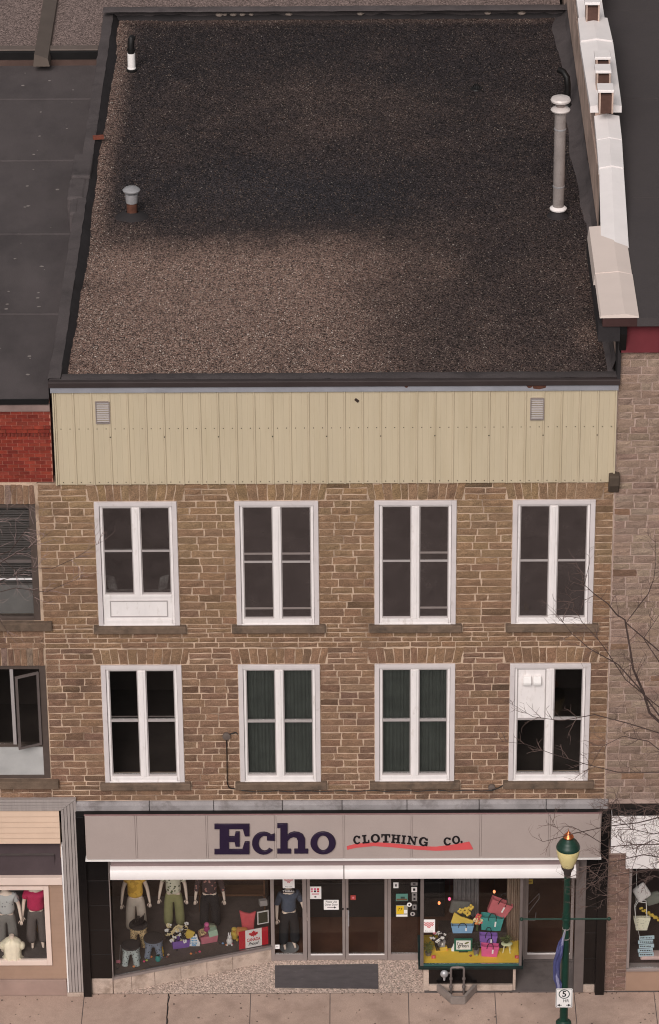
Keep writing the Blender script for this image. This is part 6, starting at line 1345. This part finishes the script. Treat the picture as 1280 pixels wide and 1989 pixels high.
# ------------------------------------------------------------------ posters and stickers on the glass
def poster(label, u0, u1, v0, v1, y, m, marks=(), kind='poster', cat='poster'):
    x0, x1 = ax(u0, (v0+v1)/2, y), ax(u1, (v0+v1)/2, y); z1, z0 = az((u0+u1)/2, v0, y), az((u0+u1)/2, v1, y)
    t = thing(kind, label, cat, ((x0+x1)/2, y, z0)); MB().box(x0, x1, y-.002, y+.001, z0, z1).build('sheet', m, t)
    for a, b, c, d, mm in marks:            # fractions of the sheet
        MB().box(x0+(x1-x0)*a, x0+(x1-x0)*b, y-.004, y-.0022, z0+(z1-z0)*c, z0+(z1-z0)*d).build('print', mm, t)
    return t, x0, x1, z0, z1
yG = YD-.008
def heart(t, x, y, z, s):
    def hp(px, pz, r): return [(px+r*cos(a), pz+r*.8*sin(a)) for a in np.linspace(0, 2*pi, 9)[:-1]]
    random.seed(3); outs = []
    for i in range(-3, 4):
        for j in range(-3, 3):
            a, b = i*.3+(.15 if j % 2 else 0), j*.3+.1
            if (a*a+b*b-.72)**3-a*a*b*b*b*1.5 < 0.02 and b > -1+abs(a)*.9: outs.append(hp(a*s, b*s*.8, .13*s))
    upright(outs, .001, x, y, z, 'heart_print', M['red'], t)
t, x0, x1, z0, z1 = poster('white poster with a red heart at the foot of the bay window glass', 821, 845, 1786, 1811, -.012, wh); heart(t, (x0+x1)/2, -.0145, z0+(z1-z0)*.58, .105); text('lettering', 'Shop Local', M['ink'], t, (x0+x1)/2, -.0145, z0+.035, .17, .03, .0008)
t, x0, x1, z0, z1 = poster('white poster with a red heart high on the narrow pane left of the doors', 549, 572, 1700, 1725, yG, wh); heart(t, (x0+x1)/2, yG-.0025, z0+(z1-z0)*.62, .10); text('lettering', 'Shop Local', M['ink'], t, (x0+x1)/2, yG-.0025, z0+.035, .15, .03, .0008)
t, x0, x1, z0, z1 = poster('black name strip with white capitals on the narrow pane left of the doors', 546, 575, 1728, 1734, yG, M['ink'], kind='window_decal', cat='decal'); text('lettering', 'TRIBAL', wh, t, (x0+x1)/2, yG-.0025, (z0+z1)/2, .26, .045, .0008)
poster('tiny white card in the lower left corner of the narrow pane', 533.5, 543, 1835, 1843, yG, wh, ((.25, .75, .4, .6, M['sash']),), 'card', 'card')
grid = [(.12+.26*i, .12+.26*i+.18, .55+.18*j, .55+.18*j+.14, random.choice([M['red'], pinkc, M['ink'], magc])) for i in range(3) for j in range(2)]
poster('white poster with pink and black dolls on the left glass door', 601, 624, 1722, 1746, yG, wh, grid+[(.42, .58, .12, .22, M['ink']), (.2, .8, .36, .44, pinkc)])
t, x0, x1, z0, z1 = poster('white notice asking to use the other door, on the left glass door', 629, 658, 1748, 1767, yG, wh, kind='notice', cat='notice')
text('lettering', 'Please Use\nOther Door', M['ink'], t, (x0+x1)/2, yG-.0025, z0+(z1-z0)*.68, (x1-x0)*.86, (z1-z0)*.5, .0008, .004)
zz = z0+(z1-z0)*.24; xm = (x0+x1)/2; upright([[(xm-.09, zz-.006), (xm+.06, zz-.006), (xm+.06, zz-.03), (xm+.11, zz), (xm+.06, zz+.03), (xm+.06, zz+.006), (xm-.09, zz+.006)]], .0008, 0, yG-.0025, 0, 'arrow', M['ink'], t)
poster('small red square sticker on the right glass door', 681, 691, 1739, 1748, yG, mat('red_sticker', (168, 70, 62), .6), ((.3, .7, .3, .7, pinkc),), 'sticker', 'sticker')
poster('small white sticker at top of the pane right of the doors', 764, 774, 1714, 1725, yG, wh, ((.3, .7, .25, .75, M['sash']), (.38, .62, .35, .65, M['ink'])), 'sticker', 'sticker')
poster('green landscape postcard on the pane right of the doors', 769, 792, 1736, 1750, yG, mat('sea_green', (92, 138, 126), .6), ((.05, .95, .08, .32, mat('brown_print', (112, 80, 58), .6)), (.4, .75, .34, .6, mat('dark_print', (48, 70, 66), .6))), 'postcard', 'postcard')
t, x0, x1, z0, z1 = poster('yellow and white card reading 77 on the pane right of the doors', 769, 792, 1758, 1781, yG, mat('grey_print', (150, 146, 132), .6), ((.04, .66, .24, .94, mat('yellow_print', (222, 182, 40), .6)), (.68, .96, .3, .6, wh), (.04, .96, .04, .2, wh)), 'card', 'card')
text('numeral', '77', M['ink'], t, x0+(x1-x0)*.36, yG-.0045, z0+(z1-z0)*.66, .10, .07, .0008, .01)
for u0, u1, v0, v1, lb in ((798, 811, 1714, 1720, 'thin dark sticker at top right of the pane right of the doors'), (799, 810, 1723, 1733, 'white sticker with a dark face under the thin dark sticker'), (800, 810, 1734, 1742, 'grey sticker with a ring beside the green postcard'), (800, 810, 1742, 1750, 'grey sticker just under the ringed one'), (801, 809, 1757, 1767, 'grey square sticker right of the yellow card')):
    poster(lb, u0, u1, v0, v1, yG, wh if 'white' in lb else mat('sticker_grey', (138, 132, 130), .6), ((.3, .7, .3, .75, M['ink']),), 'sticker', 'sticker')
for u, v, lb in ((795, 1757, 'round white sticker above the yellow card'), (801.5, 1775, 'round grey sticker low on the pane right of the doors')):
    x, z_ = aty(u, v, yG); t = thing('sticker', lb, 'sticker', (x, yG, z_)); s_ = MB(); s_.xz([(x+.055*cos(a), z_+.055*sin(a)) for a in np.linspace(0, 2*pi, 21)[:-1]], yG-.005, yG-.003); s_.build('disc', wh if 'white' in lb else M['sash'], t); MB().xz([(x+.022*cos(a), z_+.028*sin(a)) for a in np.linspace(0, 2*pi, 13)[:-1]], yG-.007, yG-.0055).build('print', M['ink'], t)
poster('yellow sticker at top of the glass door on the right', 1021, 1035, 1708, 1717, yG, mat('ochre', (168, 142, 66), .6), ((.15, .85, .35, .65, mat('ochre_dark', (120, 98, 50), .6)),), 'sticker', 'sticker')
for u, lb in ((842, 'small red tag at the left front of the yellow board'), (1004, 'small red tag at the right front of the yellow board')):
    x, y = bay(u, 1862); t = thing('red_tag', lb, 'tag', (x, max(y, .06), BZ)); y = max(y, .06); MB().box(x-.045, x+.045, y, y+.006, BZ+.001, BZ+.085).build('card', mat('tag_red', (188, 72, 72), .6), t); MB().box(x-.02, x+.02, y-.003, y-.0005, BZ+.02, BZ+.06).build('print', pinkc, t)

# ------------------------------------------------------------------ right neighbour's window display
RZ2 = z_s
def rw_(u, v, y): return ax(u, v, y), az(u, v, y)
x, z_ = rw_(1246, 1805, .5)
tw_ = thing('tote_bag', 'cream canvas tote bag hanging in the far right window', 'bag', (x, .5, z_))
MB().rings([[(x-.17*k, .5-.05, z_+zz), (x+.17*k, .5-.05, z_+zz), (x+.17*k, .5+.05, z_+zz), (x-.17*k, .5+.05, z_+zz)] for k, zz in ((.72, 0), (.85, .12), (1.08, .28), (1.1, .33))]).build('body', spot_mat('canvas', (226, 220, 196), (186, 180, 160), 22, .3), tw_, bevel=.01)
for s in (-.03, .05): MB().tube([(x-.14, .5+s, z_+.32), (x-.17, .5+s, z_+.6), (x-.1, .5+s, z_+.75), (x+.08, .5+s, z_+.72), (x+.11, .5+s, z_+.32)], .009, 6).build('handle', wh, tw_, smooth=True)
MB().tube([(x-.1, .51, z_+.75), (x-.1, .51, 3.6)], .003, 4).build('cord', M['ink'], tw_)
x, z_ = rw_(1246, 1742, .55); prop('cushion', 'white printed cushion at top of the far right window', 'cushion', MB().obox((x, .55, z_+.12), (.13, .02, .10), (-.01, .05, 0), (-.09, 0, .16)), spot_mat('white_print', (216, 208, 206), (160, 140, 140), 14, .2), bevel=.045)
x, z_ = rw_(1268, 1745, .75); prop('cushion', 'grey green cushion behind the white printed cushion', 'cushion', MB().obox((x, .75, z_), (.16, .02, .04), (-.01, .05, 0), (-.04, 0, .14)), mat('grey_green', (112, 114, 106), .9, .1, 6), bevel=.04)
x, z_ = rw_(1258, 1772, .62); t = thing('garland', 'yellow flower garland draped behind the cream tote bag', 'garland', (x, .62, z_))
for k in range(16): f = k/15; MB().ell((x-.16+.40*f, .62, z_+.10-.28*f+.03*sin(k*2)), (.035, .025, .03), 7, 5).build('blossom', mat('garland_yellow', (196, 166, 70), .9, .2, 20), t, smooth=True)
x0_, z0_ = rw_(1239, 1859, .3); t = thing('plaque', 'pale blue slatted plaque with lines of writing in the far right window', 'plaque', (x0_+.16, .3, z0_))
for k in range(5):
    zb_ = z0_+.025+k*.105; MB().obox((x0_+.17+.012*(-1)**k, .3+.01*k, zb_+.045), (.165, 0, .012), (0, .008, 0), (-.003, 0, .045)).build('slat', mat('plaque_blue', (176, 196, 204), .8, .08, 6), t)
    mb = MB(); xx = x0_+.04
    while xx < x0_+.29: w_ = random.uniform(.015, .04); mb.obox((xx+w_/2, .29+.01*k, zb_+.045), (w_/2, 0, .002), (0, .0012, 0), (0, 0, .013)); xx += w_+.012
    mb.build('lettering', M['ink'], t)
MB().tube([(x0_+.03, .32, z0_+.5), (x0_-.08, .32, z0_+.95), (x0_-.1, .32, 3.6)], .004, 4).build('cord', wh, t)
x, z_ = rw_(1272, 1868, .35); prop('pink_cloth', 'pale pink cloth heaped on the sill of the far right window', 'cloth', MB().obox((x+.1, .4, RZ2+.06), (.42, 0, .0), (0, .14, 0), (.02, 0, .05)), mat('pale_pink', (206, 176, 172), .9, .1, 4), bevel=.04)
# cushions on the upper window ledge
for u, lb, s in ((217, 'white cushion at the left inside the top left window', -1), (318, 'white cushion at the right inside the top left window', 1)):
    x, z_ = aty(u, 1146, .3); prop('cushion', lb, 'cushion', MB().obox((x, .32, z_+.16), (.10, .01, .03*s), (0, .05, 0), (.03*s, 0, .17)), M['paper'], bevel=.04)
for u, v, lb, c_ in ((1022, 1180, 'yellow bottle on the ledge inside the top right window', (170, 140, 60)), (1120, 1178, 'pale box on the ledge inside the top right window', (160, 150, 146)), (1044, 1182, 'grey bag on the ledge inside the top right window', (110, 102, 100))):
    x, z_ = aty(u, 1196, .25); mb = MB()
    if 'bottle' in lb: mb.lathe([(.05, 0), (.055, .1), (.05, .24), (.02, .30), (.02, .36)], (x, .28, z_), 12)
    elif 'box' in lb: mb.box(x-.12, x+.14, .22, .42, z_, z_+.26)
    else: mb.ell((x, .3, z_+.10), (.17, .1, .11), 10, 7)
    prop(lb.split()[1], lb, lb.split()[1], mb, mat('ledge_'+lb.split()[1], c_, .8, .1, 6), 'box' not in lb)
x, z_ = aty(693, 775); link('dead_leaf', MB().obox((0, 0, 0), (.035, 0, -.03), (0, .004, .002), (.015, .003, .02)).mesh('dead_leaf'), mat('dry_leaf', (58, 46, 40), .9, .1), loc=(x, -.062, z_), label='small dark dead leaf stuck high on the beige metal cladding', cat='leaf')
MB().box(.9, 2.35, .2, .38, 9.9, 10.03).build('ledge', M['white_vinyl'], SB); MB().box(9.5, 10.95, .2, .38, 9.3, 9.5).build('ledge', M['room'], SB)
